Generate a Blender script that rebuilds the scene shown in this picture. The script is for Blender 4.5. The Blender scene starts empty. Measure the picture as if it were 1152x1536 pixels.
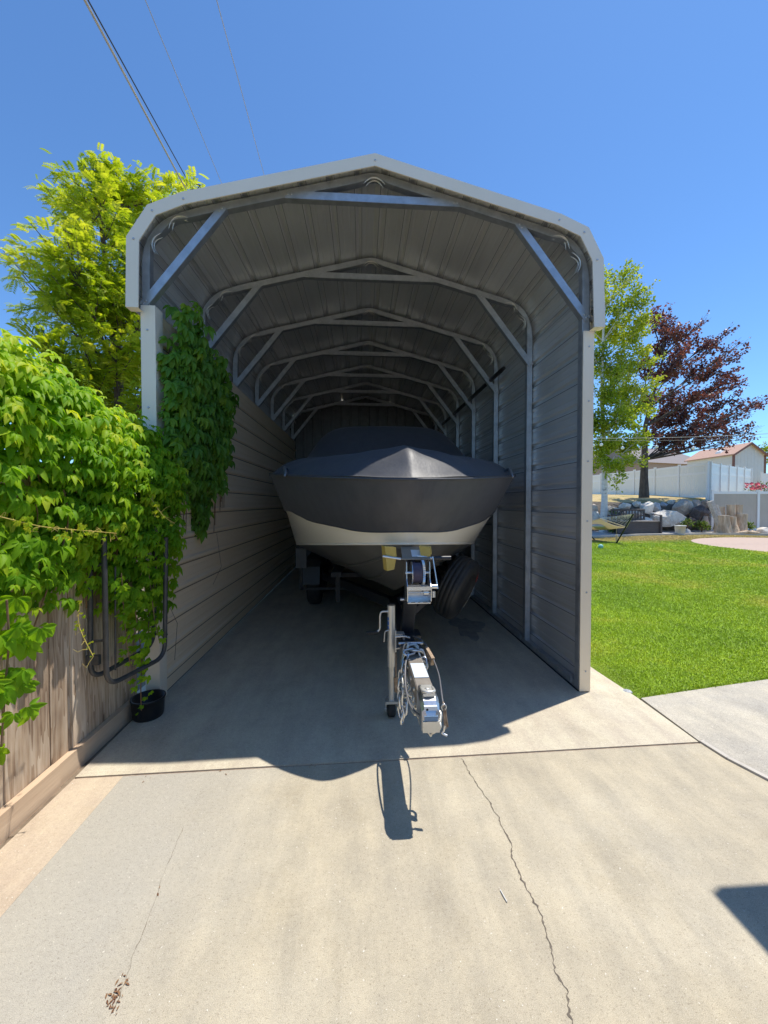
import bpy, bmesh, math, random
import numpy as np
from mathutils import Vector, Matrix

random.seed(7); RNG = np.random.default_rng(11)
SC = bpy.context.scene
COL = SC.collection

# ------------------------------------------------------------------ survey
F = 590.0; H = 1.6
YAW = math.atan((576 - 542) / F); PIT = math.atan((768 - 755) / F)
FW = np.array([math.sin(YAW) * math.cos(PIT), math.cos(YAW) * math.cos(PIT), -math.sin(PIT)])
RT = np.array([math.cos(YAW), -math.sin(YAW), 0.0]); UP = np.cross(RT, FW)
CAM = np.array([0, 0, H])
def ray(x, y): return FW + RT * (x - 576) / F - UP * (y - 768) / F
def at(x, y, Y):
    d = ray(x, y); return Vector(CAM + d * (Y / d[1]))
def atz(x, y, Z=0.0):
    d = ray(x, y); return Vector(CAM + d * ((Z - H) / d[2]))

# ------------------------------------------------------------------ materials
def nd(nt, t, **kw):
    n = nt.nodes.new(t)
    for k, v in kw.items(): setattr(n, k, v)
    return n
def newmat(name):
    m = bpy.data.materials.new(name); m.use_nodes = True
    nt = m.node_tree; nt.nodes.clear()
    out = nd(nt, 'ShaderNodeOutputMaterial'); b = nd(nt, 'ShaderNodeBsdfPrincipled')
    nt.links.new(b.outputs[0], out.inputs[0])
    return m, nt, b, out
def rgba(c): return (c[0], c[1], c[2], 1.0)
def tex_coord(nt, stretch=(1, 1, 1), kind='Object'):
    tc = nd(nt, 'ShaderNodeTexCoord'); mp = nd(nt, 'ShaderNodeMapping')
    mp.inputs['Scale'].default_value = stretch
    nt.links.new(tc.outputs[kind], mp.inputs[0]); return mp.outputs[0]
def noise(nt, vec, scale, detail=4, rough=.6):
    n = nd(nt, 'ShaderNodeTexNoise'); n.inputs['Scale'].default_value = scale
    n.inputs['Detail'].default_value = detail; n.inputs['Roughness'].default_value = rough
    nt.links.new(vec, n.inputs['Vector']); return n.outputs[0]
def ramp(nt, fac, stops):
    r = nd(nt, 'ShaderNodeValToRGB')
    e = r.color_ramp.elements
    while len(e) < len(stops): e.new(.5)
    for i, (p, c) in enumerate(stops):
        e[i].position = p; e[i].color = rgba(c) if len(c) == 3 else c
    nt.links.new(fac, r.inputs[0]); return r.outputs[0]
def mix(nt, fac, a, b, mode='MIX'):
    m = nd(nt, 'ShaderNodeMix', data_type='RGBA', blend_type=mode)
    for sock, v in ((m.inputs[0], fac), (m.inputs[6], a), (m.inputs[7], b)):
        if hasattr(v, 'is_output'): nt.links.new(v, sock)
        elif isinstance(v, (int, float)): sock.default_value = v
        else: sock.default_value = rgba(v)
    return m.outputs[2]
def mathn(nt, op, a, b=0.0, clamp=False):
    m = nd(nt, 'ShaderNodeMath', operation=op, use_clamp=clamp)
    for sock, v in ((m.inputs[0], a), (m.inputs[1], b)):
        if hasattr(v, 'is_output'): nt.links.new(v, sock)
        else: sock.default_value = v
    return m.outputs[0]
def bump(nt, b, h, strength=.3, dist=.01):
    n = nd(nt, 'ShaderNodeBump'); n.inputs['Strength'].default_value = strength
    n.inputs['Distance'].default_value = dist
    nt.links.new(h, n.inputs['Height']); nt.links.new(n.outputs[0], b.inputs['Normal'])

def M(name, c1, c2=None, scale=6, rough=.6, metal=0.0, spec=.5, bmp=0.0, bscale=60, bdist=.004, stretch=(1, 1, 1), rvar=0.0, sheen=0.0):
    m, nt, b, out = newmat(name)
    b.inputs['Roughness'].default_value = rough; b.inputs['Metallic'].default_value = metal
    b.inputs['Specular IOR Level'].default_value = spec
    if sheen: b.inputs['Sheen Weight'].default_value = sheen
    v = tex_coord(nt, stretch)
    if c2 is None: b.inputs['Base Color'].default_value = rgba(c1)
    else:
        n = noise(nt, v, scale, 6)
        nt.links.new(ramp(nt, n, [(.32, c1), (.68, c2)]), b.inputs['Base Color'])
    if rvar:
        n2 = noise(nt, v, scale * 1.7, 5)
        nt.links.new(mathn(nt, 'ADD', mathn(nt, 'MULTIPLY', mathn(nt, 'SUBTRACT', n2, .5), rvar * 2), rough, True), b.inputs['Roughness'])
    if bmp: bump(nt, b, noise(nt, v, bscale, 5), bmp, bdist)
    return m

def leaf_mat(name, stops, trans=.45, rough=.45, spec=.4, tcol=None):
    m, nt, b, out = newmat(name)
    a = nd(nt, 'ShaderNodeAttribute', attribute_name='tint')
    c = ramp(nt, a.outputs['Fac'], stops)
    nt.links.new(c, b.inputs['Base Color'])
    b.inputs['Roughness'].default_value = rough; b.inputs['Specular IOR Level'].default_value = spec
    t = nd(nt, 'ShaderNodeBsdfTranslucent')
    nt.links.new(mix(nt, 1.0, c, tcol or (1.5, 1.4, .5), 'MULTIPLY'), t.inputs[0])
    s = nd(nt, 'ShaderNodeMixShader'); s.inputs[0].default_value = trans
    nt.links.new(b.outputs[0], s.inputs[1]); nt.links.new(t.outputs[0], s.inputs[2])
    nt.links.new(s.outputs[0], out.inputs[0]); return m

def concrete(name, a, b2, c, speck=.3, band=None):
    m, nt, b, out = newmat(name)
    b.inputs['Roughness'].default_value = .85; b.inputs['Specular IOR Level'].default_value = .3
    v = tex_coord(nt)
    big = noise(nt, v, .9, 5, .55); mid = noise(nt, v, 5, 6, .65)
    fine = noise(nt, v, 130, 3, .7); grit = noise(nt, v, 420, 2, .6)
    base = ramp(nt, big, [(.3, a), (.52, b2), (.72, c)])
    base = mix(nt, .55, base, ramp(nt, mid, [(.3, (.42, .42, .43)), (.7, (.58, .57, .55))]), 'OVERLAY')
    st = tex_coord(nt, (1.0, .22, 1))
    blot = noise(nt, v, 2.1, 7, .7)
    base = mix(nt, .5, base, ramp(nt, blot, [(.36, (.86, .84, .80)), (.48, (1, 1, 1)), (.62, (1.0, .99, .97))]), 'MULTIPLY')
    streak = noise(nt, st, 7, 5, .6)
    base = mix(nt, .5, base, ramp(nt, streak, [(.35, (.4, .4, .41)), (.65, (.6, .59, .57))]), 'OVERLAY')
    if band:
        sep = nd(nt, 'ShaderNodeSeparateXYZ'); nt.links.new(v, sep.inputs[0])
        bx = mathn(nt, 'ADD', sep.outputs[0], mathn(nt, 'MULTIPLY', mathn(nt, 'SUBTRACT', big, .5), 1.1))
        bf = ramp(nt, mathn(nt, 'ADD', mathn(nt, 'MULTIPLY', bx, .5), .8), [(.28, (1, 1, 1)), (.62, (0, 0, 0))])
        base = mix(nt, mathn(nt, 'MULTIPLY', bf, .8), base, band)
    pit = ramp(nt, fine, [(.33, (.45, .42, .4)), (.43, (1, 1, 1))])
    base = mix(nt, speck * 1.6, base, pit, 'MULTIPLY')
    base = mix(nt, speck * 1.1, base, ramp(nt, grit, [(.36, (.22, .22, .23)), (.64, (.76, .76, .74))]), 'OVERLAY')
    base = mix(nt, .22, base, ramp(nt, noise(nt, v, 48, 4, .7), [(.36, (.38, .37, .36)), (.64, (.62, .62, .61))]), 'OVERLAY')
    chip = noise(nt, v, 95, 2, .5)
    base = mix(nt, ramp(nt, chip, [(.70, (0, 0, 0)), (.74, (1, 1, 1))]), base, (.74, .70, .62))
    nt.links.new(base, b.inputs['Base Color'])
    h = mathn(nt, 'ADD', mathn(nt, 'MULTIPLY', fine, .6), mathn(nt, 'MULTIPLY', grit, .5))
    bump(nt, b, h, .35, .003)
    return m

def wood_planks(name, dark, mid, light):
    m, nt, b, out = newmat(name)
    b.inputs['Roughness'].default_value = .85
    a = nd(nt, 'ShaderNodeAttribute', attribute_name='tint')
    tc = nd(nt, 'ShaderNodeTexCoord'); cmb = nd(nt, 'ShaderNodeCombineXYZ')
    mp = nd(nt, 'ShaderNodeMapping'); mp.inputs['Scale'].default_value = (9, 9, .8)
    add = nd(nt, 'ShaderNodeVectorMath', operation='ADD')
    nt.links.new(mathn(nt, 'MULTIPLY', a.outputs['Fac'], 37.0), cmb.inputs[2])
    nt.links.new(tc.outputs['Object'], add.inputs[0]); nt.links.new(cmb.outputs[0], add.inputs[1])
    nt.links.new(add.outputs[0], mp.inputs[0]); v = mp.outputs[0]
    n1 = noise(nt, v, 1.0, 3, .5)
    rings = mathn(nt, 'FRACT', mathn(nt, 'MULTIPLY', n1, 9.0))
    n2 = noise(nt, v, 6, 6, .7)
    f = mathn(nt, 'ADD', mathn(nt, 'MULTIPLY', rings, .35), mathn(nt, 'MULTIPLY', n2, .75))
    c = ramp(nt, f, [(.25, dark), (.5, mid), (.8, light)])
    mp2 = tex_coord(nt, (1, 1, .25)); blot = noise(nt, mp2, 3.2, 4, .6)
    c = mix(nt, .75, c, ramp(nt, blot, [(.36, (.26, .19, .15)), (.47, (.72, .67, .63)), (.60, (1, 1, 1))]), 'MULTIPLY')
    c = mix(nt, .5, c, ramp(nt, a.outputs['Fac'], [(0, (.55, .5, .46)), (1, (1, .98, .95))]), 'MULTIPLY')
    nt.links.new(c, b.inputs['Base Color']); bump(nt, b, f, .5, .004); return m

def sheet_metal(name, c1, c2, rough=.40, metal=.45):
    m, nt, b, out = newmat(name)
    v = tex_coord(nt, (1, .12, 1)); n = noise(nt, v, 9, 6, .65); n2 = noise(nt, tex_coord(nt), 2.2, 4)
    c = ramp(nt, n, [(.3, c1), (.7, c2)])
    c = mix(nt, .25, c, ramp(nt, n2, [(.35, (.4, .4, .4)), (.65, (.58, .58, .58))]), 'OVERLAY')
    nt.links.new(c, b.inputs['Base Color'])
    b.inputs['Metallic'].default_value = metal
    nt.links.new(mathn(nt, 'ADD', mathn(nt, 'MULTIPLY', n, .25), rough - .12), b.inputs['Roughness'])
    bump(nt, b, noise(nt, tex_coord(nt, (1, .3, 1)), 3, 3), .25, .012)
    return m

MT = {}
MT['galv_sheet'] = sheet_metal('galvalume_sheet', (.69, .69, .68), (.76, .76, .745))
MT['back_sheet'] = sheet_metal('shaded_back_sheet', (.10, .10, .10), (.15, .15, .15))  # darker than the other sheets, interior shade put into its colour
MT['galv_tube'] = M('galvanised_tube', (.40, .42, .44), (.54, .56, .58), 14, .40, .65, bmp=.08, rvar=.08)
MT['bolt'] = M('zinc_bolt', (.55, .56, .58), rough=.35, metal=.9)
MT['almond'] = M('almond_painted_steel', (.93, .80, .61), (.95, .83, .65), 3, .45, spec=.4, bmp=.05, bscale=8)
MT['almond_wall'] = M('almond_wall_panel', (.88, .71, .49), (.93, .77, .56), 1.5, .5, spec=.35, bmp=.06, bscale=5, stretch=(1, .3, 1))
MT['white_trim'] = M('pale_painted_trim', (.86, .77, .62), (.89, .80, .66), 3, .42, spec=.4)
MT['rib_shade'] = M('rib_shade_line', (.17, .17, .175), rough=.7)  # dark lines beside every rib, groove shade put into the colour
MT['oil'] = M('oil_stain', (.24, .22, .20), (.42, .385, .325), 9, .7)
MT['wall_rib_shade'] = M('wall_rib_shade_line', (.24, .20, .16), rough=.8)  # painted shade line under each rib of the almond wall
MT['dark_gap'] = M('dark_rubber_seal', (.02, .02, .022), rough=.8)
MT['drive'] = concrete('driveway_concrete', (.515, .468, .372), (.478, .425, .325), (.415, .372, .297), .36, (.43, .405, .36))
MT['slab'] = concrete('carport_concrete', (.56, .505, .405), (.58, .52, .41), (.50, .45, .365))
MT['strip'] = concrete('tan_concrete', (.58, .485, .375), (.545, .45, .345), (.50, .415, .325), .2)
MT['stamped'] = concrete('stamped_concrete', (.52, .48, .40), (.47, .44, .385), (.38, .365, .345), .4)
MT['joint'] = M('joint_dirt', (.26, .19, .145), (.44, .34, .26), 30, .95)
MT['crack'] = M('crack_shadow', (.09, .075, .06), (.22, .185, .145), 60, .95)
MT['dirt'] = M('bare_dirt', (.16, .12, .085), (.27, .21, .15), 14, .95, bmp=.8, bscale=60, bdist=.01)
MT['soil_face'] = M('shaded_bank_soil', (.06, .05, .04), (.17, .14, .11), 5, .95, bmp=.8, bscale=14, bdist=.05)  # bank earth, darkened in colour for the shade between boulders
MT['gravel'] = M('pale_gravel', (.30, .28, .27), (.62, .59, .56), 38, .9, bmp=1, bscale=30, bdist=.04)
MT['curb'] = M('concrete_curb', (.48, .44, .39), (.58, .54, .48), 8, .85, bmp=.2)
MT['fence_wood'] = wood_planks('weathered_cedar', (.30, .20, .13), (.66, .52, .385), (.86, .75, .61))
MT['kick'] = M('kickboard_wood', (.52, .37, .25), (.68, .52, .37), 7, .85, bmp=.4, bscale=40, stretch=(1, .12, 1.5))
MT['cover'] = M('navy_cover_cloth', (.036, .038, .047), (.052, .054, .063), 5, .54, spec=.8, bmp=.22, bscale=6, bdist=.012, sheen=.05, stretch=(3.2, 3.2, .5))
MT['gel_cream'] = M('cream_gelcoat', (.90, .85, .74), (.92, .87, .76), 3, .22, spec=.5)
MT['gel_dark'] = M('dark_gelcoat', (.085, .082, .075), (.13, .125, .115), 2.5, .3, spec=.5)
MT['black_steel'] = M('black_painted_steel', (.018, .02, .026), (.035, .037, .042), 12, .38, spec=.5, bmp=.1)
MT['rubber'] = M('black_rubber', (.022, .022, .022), (.04, .04, .038), 20, .75, bmp=.3, bscale=90)
MT['vinyl_black'] = M('black_vinyl', (.016, .016, .016), (.034, .034, .032), 9, .55, bmp=.4, bscale=22, bdist=.006)
MT['zinc'] = M('zinc_plated', (.62, .64, .66), (.75, .76, .77), 18, .3, .9, rvar=.1)
MT['pale_zinc'] = M('dull_zinc', (.62, .61, .56), (.74, .72, .67), 10, .42, .6, rvar=.1)
MT['rope_steel'] = M('steel_cable', (.20, .20, .21), rough=.5, metal=.3)
MT['rust'] = M('rusty_steel', (.20, .13, .08), (.42, .33, .24), 40, .6, .4)
MT['webbing'] = M('purple_webbing', (.075, .06, .095), (.10, .085, .13), 60, .8)
MT['yellow_rubber'] = M('yellow_rubber', (.55, .38, .07), (.62, .45, .12), 12, .6)
MT['brown_plate'] = M('faded_brown_plate', (.22, .19, .16), (.30, .27, .23), 10, .5)
MT['label'] = M('pale_sticker', (.68, .74, .80), rough=.4)
MT['blue'] = M('blue_sticker', (.03, .16, .48), rough=.4)
MT['blue_grey'] = M('blue_grey_insert', (.16, .27, .42), rough=.4)
MT['white_print'] = M('white_print', (.72, .72, .70), rough=.5)
MT['red_print'] = M('red_print', (.45, .035, .025), rough=.5)
MT['rack'] = M('grey_painted_tube', (.05, .052, .055), (.085, .087, .09), 16, .45, .2, bmp=.15)
MT['pot'] = M('black_plastic', (.012, .013, .016), rough=.4)
MT['bark'] = M('brown_bark', (.06, .045, .035), (.15, .115, .09), 9, .9, bmp=1, bscale=25, bdist=.03, stretch=(1, 1, .3))
MT['grey_bark'] = M('grey_bark', (.14, .115, .10), (.27, .235, .205), 9, .9, bmp=.8, bscale=20, bdist=.02, stretch=(1, 1, .3))
MT['vine_stem'] = M('vine_stem', (.16, .09, .05), (.27, .18, .09), 20, .8)
MT['shoot'] = M('yellow_shoot', (.50, .42, .08), (.60, .45, .12), 20, .6)
MT['vinyl_white'] = M('white_vinyl', (.86, .85, .82), (.88, .87, .84), 2, .35, spec=.4)
MT['vinyl_grey'] = M('pale_vinyl_boards', (.82, .81, .75), (.85, .84, .78), 2, .4)
MT['vinyl_tan'] = M('tan_vinyl_boards', (.50, .42, .34), (.54, .46, .38), 2, .5)
MT['shed_wall'] = M('shed_siding', (.66, .66, .60), (.70, .70, .64), 3, .6)
MT['shed_roof'] = M('terracotta_shingle', (.46, .27, .19), (.56, .36, .27), 12, .85, bmp=.4, bscale=20)
MT['brown_trim'] = M('brown_trim', (.22, .10, .07), rough=.6)
MT['brick'] = M('tan_brick', (.36, .27, .22), (.46, .36, .30), 18, .85, bmp=.4, bscale=30)
MT['house_roof'] = M('grey_shingle', (.22, .19, .18), (.30, .26, .24), 10, .9, bmp=.4)
MT['stucco'] = M('pale_stucco', (.55, .50, .43), (.60, .55, .48), 20, .9, bmp=.3)
MT['glass'] = M('dark_glass', (.03, .04, .05), rough=.08, spec=.8)
MT['bench'] = M('brown_resin', (.075, .062, .058), (.10, .085, .08), 6, .55, bmp=.2, bscale=12, stretch=(1, 1, 4))
MT['bench_seat'] = M('grey_brown_lid', (.20, .175, .15), (.24, .21, .185), 6, .55)
MT['canvas'] = leaf_mat('tan_canvas', [(0, (.66, .58, .44)), (1, (.66, .58, .44))], .5, .85, .2, (1, 1, 1))
MT['cushion'] = M('grey_cushion', (.42, .42, .42), (.50, .50, .50), 14, .9)
MT['cord'] = M('cotton_cord', (.62, .58, .48), rough=.9)
MT['black_tube'] = M('black_tube', (.015, .015, .017), rough=.4)
MT['bucket'] = M('translucent_grey_plastic', (.52, .54, .52), (.66, .67, .64), 8, .5)
MT['stump_wood'] = M('weathered_stump', (.38, .26, .16), (.78, .61, .43), 8, .9, bmp=1, bscale=22, bdist=.03, stretch=(1, 1, .15))
MT['stump_grey'] = M('grey_cut_wood', (.36, .32, .28), (.60, .55, .48), 9, .9, bmp=.7, bscale=22, bdist=.02)
MT['ball'] = M('teal_plastic', (.22, .50, .48), rough=.4)
MT['wire_grey'] = M('grey_cable', (.40, .38, .34), rough=.6)
MT['wire_thin'] = M('thin_wire', (.30, .33, .40), rough=.6)
MT['wire_black'] = M('black_cable', (.012, .014, .022), rough=.5)
MT['bulb'] = M('white_bulb_glass', (.85, .85, .82), rough=.15)
MT['dry_leaf'] = M('dry_leaf', (.13, .05, .03), (.33, .19, .09), 60, .85)
MT['paver'] = M('pink_paver', (.47, .345, .27), (.53, .40, .32), 9, .85, bmp=.3, bscale=14)
MT['red_flower'] = M('red_petals', (.60, .03, .06), (.75, .10, .16), 30, .6)
MT['fender'] = M('grey_fender', (.035, .038, .042), (.055, .06, .065), 8, .5)
MT['tower'] = M('brushed_tower_tube', (.34, .36, .38), rough=.35, metal=.8)

# aspen bark: white with dark lenticel scars
m, nt, b, out = newmat('white_aspen_bark')
v = tex_coord(nt, (2.2, 2.2, 9)); n = noise(nt, v, 1.6, 4, .6)
nt.links.new(ramp(nt, n, [(.30, (.05, .045, .04)), (.39, (.62, .61, .57)), (.7, (.78, .77, .73))]), b.inputs['Base Color'])
b.inputs['Roughness'].default_value = .7; MT['aspen_bark'] = m

# boulders
def rock_mat(name, a, b_, c):
    m, nt, b, out = newmat(name); v = tex_coord(nt)
    n = noise(nt, v, 2.4, 7, .7); n2 = noise(nt, v, 14, 5, .7)
    base = mix(nt, .5, ramp(nt, n, [(.3, a), (.5, b_), (.7, c)]), ramp(nt, n2, [(.3, (.3, .3, .3)), (.7, (.7, .7, .7))]), 'OVERLAY')
    nt.links.new(base, b.inputs['Base Color']); b.inputs['Roughness'].default_value = .9
    bump(nt, b, n2, .8, .05); return m
MT['rock_pale'] = rock_mat('pale_rock', (.46, .40, .33), (.80, .73, .63), (.93, .87, .78))
MT['rock_tan'] = rock_mat('tan_rock', (.32, .25, .20), (.55, .47, .39), (.70, .63, .54))
MT['rock_blue'] = rock_mat('bluish_rock', (.25, .26, .28), (.46, .48, .51), (.64, .65, .66))
MT['rock_dark'] = rock_mat('dark_rock', (.07, .055, .05), (.14, .11, .10), (.24, .20, .17))

# lawn colours (soil sheet and blades share them)
def lawn_color(nt, vec):
    n = noise(nt, vec, .55, 4, .6); n2 = noise(nt, vec, 3.0, 5, .65)
    c = ramp(nt, n, [(.34, (.27, .45, .010)), (.54, (.39, .58, .016)), (.70, (.60, .62, .09))])
    c = mix(nt, .45, c, ramp(nt, n2, [(.3, (.35, .38, .3)), (.7, (.66, .64, .5))]), 'OVERLAY')
    sep = nd(nt, 'ShaderNodeSeparateXYZ'); nt.links.new(vec, sep.inputs[0])
    f = mathn(nt, 'ADD', mathn(nt, 'MULTIPLY', sep.outputs[1], .42), mathn(nt, 'MULTIPLY', mathn(nt, 'ADD', n, n2), 1.1))
    dry = ramp(nt, mathn(nt, 'MULTIPLY', f, .1), [(.735, (0, 0, 0)), (.80, (1, 1, 1))])
    return mix(nt, dry, c, (.60, .46, .18))
m, nt, b, out = newmat('lawn_soil')
nt.links.new(mix(nt, 1.0, mix(nt, .5, lawn_color(nt, tex_coord(nt)), (.20, .26, .03)), (.66, .62, .75), 'MULTIPLY'), b.inputs['Base Color']); b.inputs['Roughness'].default_value = .95
bump(nt, b, noise(nt, tex_coord(nt), 40, 5), .8, .03)
MT['lawn'] = m
m, nt, b, out = newmat('grass_blade')
a = nd(nt, 'ShaderNodeAttribute', attribute_name='tint')
c = mix(nt, .6, lawn_color(nt, tex_coord(nt)), ramp(nt, a.outputs['Fac'], [(0, (.33, .36, .3)), (.7, (.55, .56, .46)), (1, (.8, .74, .55))]), 'OVERLAY')
nt.links.new(c, b.inputs['Base Color']); b.inputs['Roughness'].default_value = .5; b.inputs['Specular IOR Level'].default_value = .3
ge = nd(nt, 'ShaderNodeNewGeometry'); vm = nd(nt, 'ShaderNodeVectorMath', operation='MULTIPLY_ADD'); vm.inputs[1].default_value = (.45, .45, .45); vm.inputs[2].default_value = (0, 0, .9)
vn = nd(nt, 'ShaderNodeVectorMath', operation='NORMALIZE'); nt.links.new(ge.outputs['Normal'], vm.inputs[0]); nt.links.new(vm.outputs[0], vn.inputs[0]); nt.links.new(vn.outputs[0], b.inputs['Normal'])
t = nd(nt, 'ShaderNodeBsdfTranslucent'); nt.links.new(mix(nt, 1.0, c, (1.3, 1.3, .6), 'MULTIPLY'), t.inputs[0])
s = nd(nt, 'ShaderNodeMixShader'); s.inputs[0].default_value = .15
nt.links.new(b.outputs[0], s.inputs[1]); nt.links.new(t.outputs[0], s.inputs[2]); nt.links.new(s.outputs[0], out.inputs[0])
MT['blade'] = m
m, nt, b, out = newmat('dry_terrace_grass')
v = tex_coord(nt); n = noise(nt, v, .9, 6, .65)
nt.links.new(ramp(nt, n, [(.35, (.28, .26, .08)), (.5, (.50, .38, .17)), (.7, (.62, .48, .25))]), b.inputs['Base Color'])
b.inputs['Roughness'].default_value = .95; bump(nt, b, noise(nt, v, 30, 5), .8, .05); MT['terrace'] = m

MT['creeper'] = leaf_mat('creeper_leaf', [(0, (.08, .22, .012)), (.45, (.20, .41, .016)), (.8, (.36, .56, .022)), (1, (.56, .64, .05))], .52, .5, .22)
MT['creeper_shade'] = leaf_mat('creeper_leaf_shaded', [(0, (.06, .17, .018)), (.6, (.13, .29, .022)), (1, (.32, .46, .03))], .38, .42, .35)  # same creeper leaf in darker greens, carport shade put into the colour
MT['locust'] = leaf_mat('pinnate_leaf', [(0, (.17, .28, .014)), (.5, (.36, .47, .022)), (1, (.62, .65, .09))], .5, .5, .2)
MT['aspen_leaf'] = leaf_mat('aspen_leaf', [(0, (.14, .22, .02)), (.5, (.30, .40, .03)), (1, (.52, .55, .10))], .45, .45, .25)
MT['maple_leaf'] = leaf_mat('plum_leaf', [(0, (.06, .028, .032)), (.6, (.16, .075, .066)), (1, (.36, .22, .17))], .32, .38, .5, (1.5, .7, .5))
MT['shrub_leaf'] = leaf_mat('shrub_leaf', [(0, (.06, .12, .02)), (1, (.18, .26, .04))], .35, .5)

# ------------------------------------------------------------------ object helpers
def tag(o, label=None, cat=None, group=None, kind=None):
    if label: o['label'] = label
    if cat: o['category'] = cat
    if group: o['group'] = group
    if kind: o['kind'] = kind
    return o
def thing(name, label, cat, loc=(0, 0, 0), group=None):
    o = bpy.data.objects.new(name, None); COL.objects.link(o); o.location = loc; o.empty_display_size = .1
    return tag(o, label, cat, group)

class MB:
    def __init__(s): s.v = []; s.f = []; s.m = []; s.sm = []; s.t = []; s.mi = 0; s.tint = 0.0; s.smooth = False
    def add(s, vs, fs, smooth=None):
        k = len(s.v); s.v += [tuple(p) for p in vs]; s.t += [s.tint] * len(vs)
        for f in fs:
            s.f.append(tuple(i + k for i in f)); s.m.append(s.mi); s.sm.append(s.smooth if smooth is None else smooth)
    def box(s, a, b_):
        (x0, y0, z0), (x1, y1, z1) = a, b_
        s.add([(x0, y0, z0), (x1, y0, z0), (x1, y1, z0), (x0, y1, z0), (x0, y0, z1), (x1, y0, z1), (x1, y1, z1), (x0, y1, z1)],
              [(0, 3, 2, 1), (4, 5, 6, 7), (0, 1, 5, 4), (1, 2, 6, 5), (2, 3, 7, 6), (3, 0, 4, 7)])
    def bar(s, p, q, w, h, up=(0, 0, 1), bev=0.0):
        """box of width w, height h from p to q"""
        p = Vector(p); q = Vector(q); d = (q - p).normalized(); up = Vector(up)
        sx = d.cross(up)
        if sx.length < 1e-4: sx = d.cross(Vector((1, 0, 0)))
        sx.normalize(); sz = sx.cross(d).normalized()
        vs = []
        if bev:
            o = [(-w/2+bev, -h/2), (w/2-bev, -h/2), (w/2, -h/2+bev), (w/2, h/2-bev), (w/2-bev, h/2), (-w/2+bev, h/2), (-w/2, h/2-bev), (-w/2, -h/2+bev)]
        else: o = [(-w/2, -h/2), (w/2, -h/2), (w/2, h/2), (-w/2, h/2)]
        n = len(o)
        for c in (p, q):
            for a, b_ in o: vs.append(c + sx * a + sz * b_)
        s.add(vs, [tuple(range(n))[::-1], tuple(range(n, 2 * n))] + [(i, (i + 1) % n, n + (i + 1) % n, n + i) for i in range(n)])
    def tube(s, pts, r, n=8, closed=False, cap=True):
        pts = [Vector(p) for p in pts]; L = len(pts)
        rr = r if isinstance(r, (list, tuple)) else [r] * L
        prev = None; vs = []
        for i, p in enumerate(pts):
            if closed: d = pts[(i + 1) % L] - pts[i - 1]
            else: d = pts[min(i + 1, L - 1)] - pts[max(i - 1, 0)]
            if d.length < 1e-9: d = Vector((0, 0, 1))
            d.normalize()
            if prev is None:
                a = d.cross(Vector((0, 0, 1)))
                if a.length < .05: a = d.cross(Vector((0, 1, 0)))
            else: a = prev - d * prev.dot(d)
            if a.length < 1e-6: a = d.orthogonal()
            a.normalize(); prev = a; c = d.cross(a)
            for k in range(n):
                t = 2 * math.pi * k / n; vs.append(p + (a * math.cos(t) + c * math.sin(t)) * rr[i])
        fs = []
        for i in range(L if closed else L - 1):
            j = (i + 1) % L
            for k in range(n): fs.append((i * n + k, i * n + (k + 1) % n, j * n + (k + 1) % n, j * n + k))
        s.add(vs, fs, True)
        if cap and not closed:
            s.add(vs[:n], [tuple(range(n))[::-1]], False); s.add(vs[-n:], [tuple(range(n))], False)
    def disc(s, c, axis, prof, n=24):
        """lathe: prof = [(radius, along axis)]"""
        c = Vector(c); ax = Vector(axis).normalized(); a = ax.orthogonal().normalized(); b_ = ax.cross(a)
        vs = []
        for r, h in prof:
            for k in range(n):
                t = 2 * math.pi * k / n; vs.append(c + ax * h + (a * math.cos(t) + b_ * math.sin(t)) * r)
        fs = []
        for i in range(len(prof) - 1):
            for k in range(n): fs.append((i * n + k, i * n + (k + 1) % n, (i + 1) * n + (k + 1) % n, (i + 1) * n + k))
        s.add(vs, fs, True)
        s.add(vs[:n], [tuple(range(n))[::-1]], False); s.add(vs[-n:], [tuple(range(n))], False)
    def grid(s, rows, smooth=True, flip=False):
        n = len(rows[0]); vs = [p for r in rows for p in r]; fs = []
        for i in range(len(rows) - 1):
            for k in range(n - 1):
                f = (i * n + k, i * n + k + 1, (i + 1) * n + k + 1, (i + 1) * n + k); fs.append(f[::-1] if flip else f)
        s.add(vs, fs, smooth)
    def poly(s, pts, z0, z1):
        """prism of a ground outline"""
        n = len(pts); vs = [(x, y, z0) for x, y in pts] + [(x, y, z1) for x, y in pts]
        s.add(vs, [tuple(range(n))[::-1], tuple(range(n, 2 * n))] + [(i, (i + 1) % n, n + (i + 1) % n, n + i) for i in range(n)])
    def build(s, name, mats, parent=None, origin=None):
        me = bpy.data.meshes.new(name); org = Vector(origin) if origin is not None else (parent_world(parent) if parent else Vector((0, 0, 0)))
        me.from_pydata([Vector(v) - org for v in s.v], [], s.f)
        mats = mats if isinstance(mats, (list, tuple)) else [mats]
        for mm in mats: me.materials.append(MT[mm] if isinstance(mm, str) else mm)
        me.polygons.foreach_set('material_index', s.m); me.polygons.foreach_set('use_smooth', s.sm)
        if any(s.t):  # per-plank tint
            at_ = me.attributes.new('tint', 'FLOAT', 'POINT'); at_.data.foreach_set('value', s.t)
        me.update()
        o = bpy.data.objects.new(name, me); COL.objects.link(o)
        if parent: o.parent = parent
        else: o.location = org
        return o
def parent_world(p):
    w = Vector((0, 0, 0))
    while p is not None: w += p.location; p = p.parent
    return w

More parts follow.
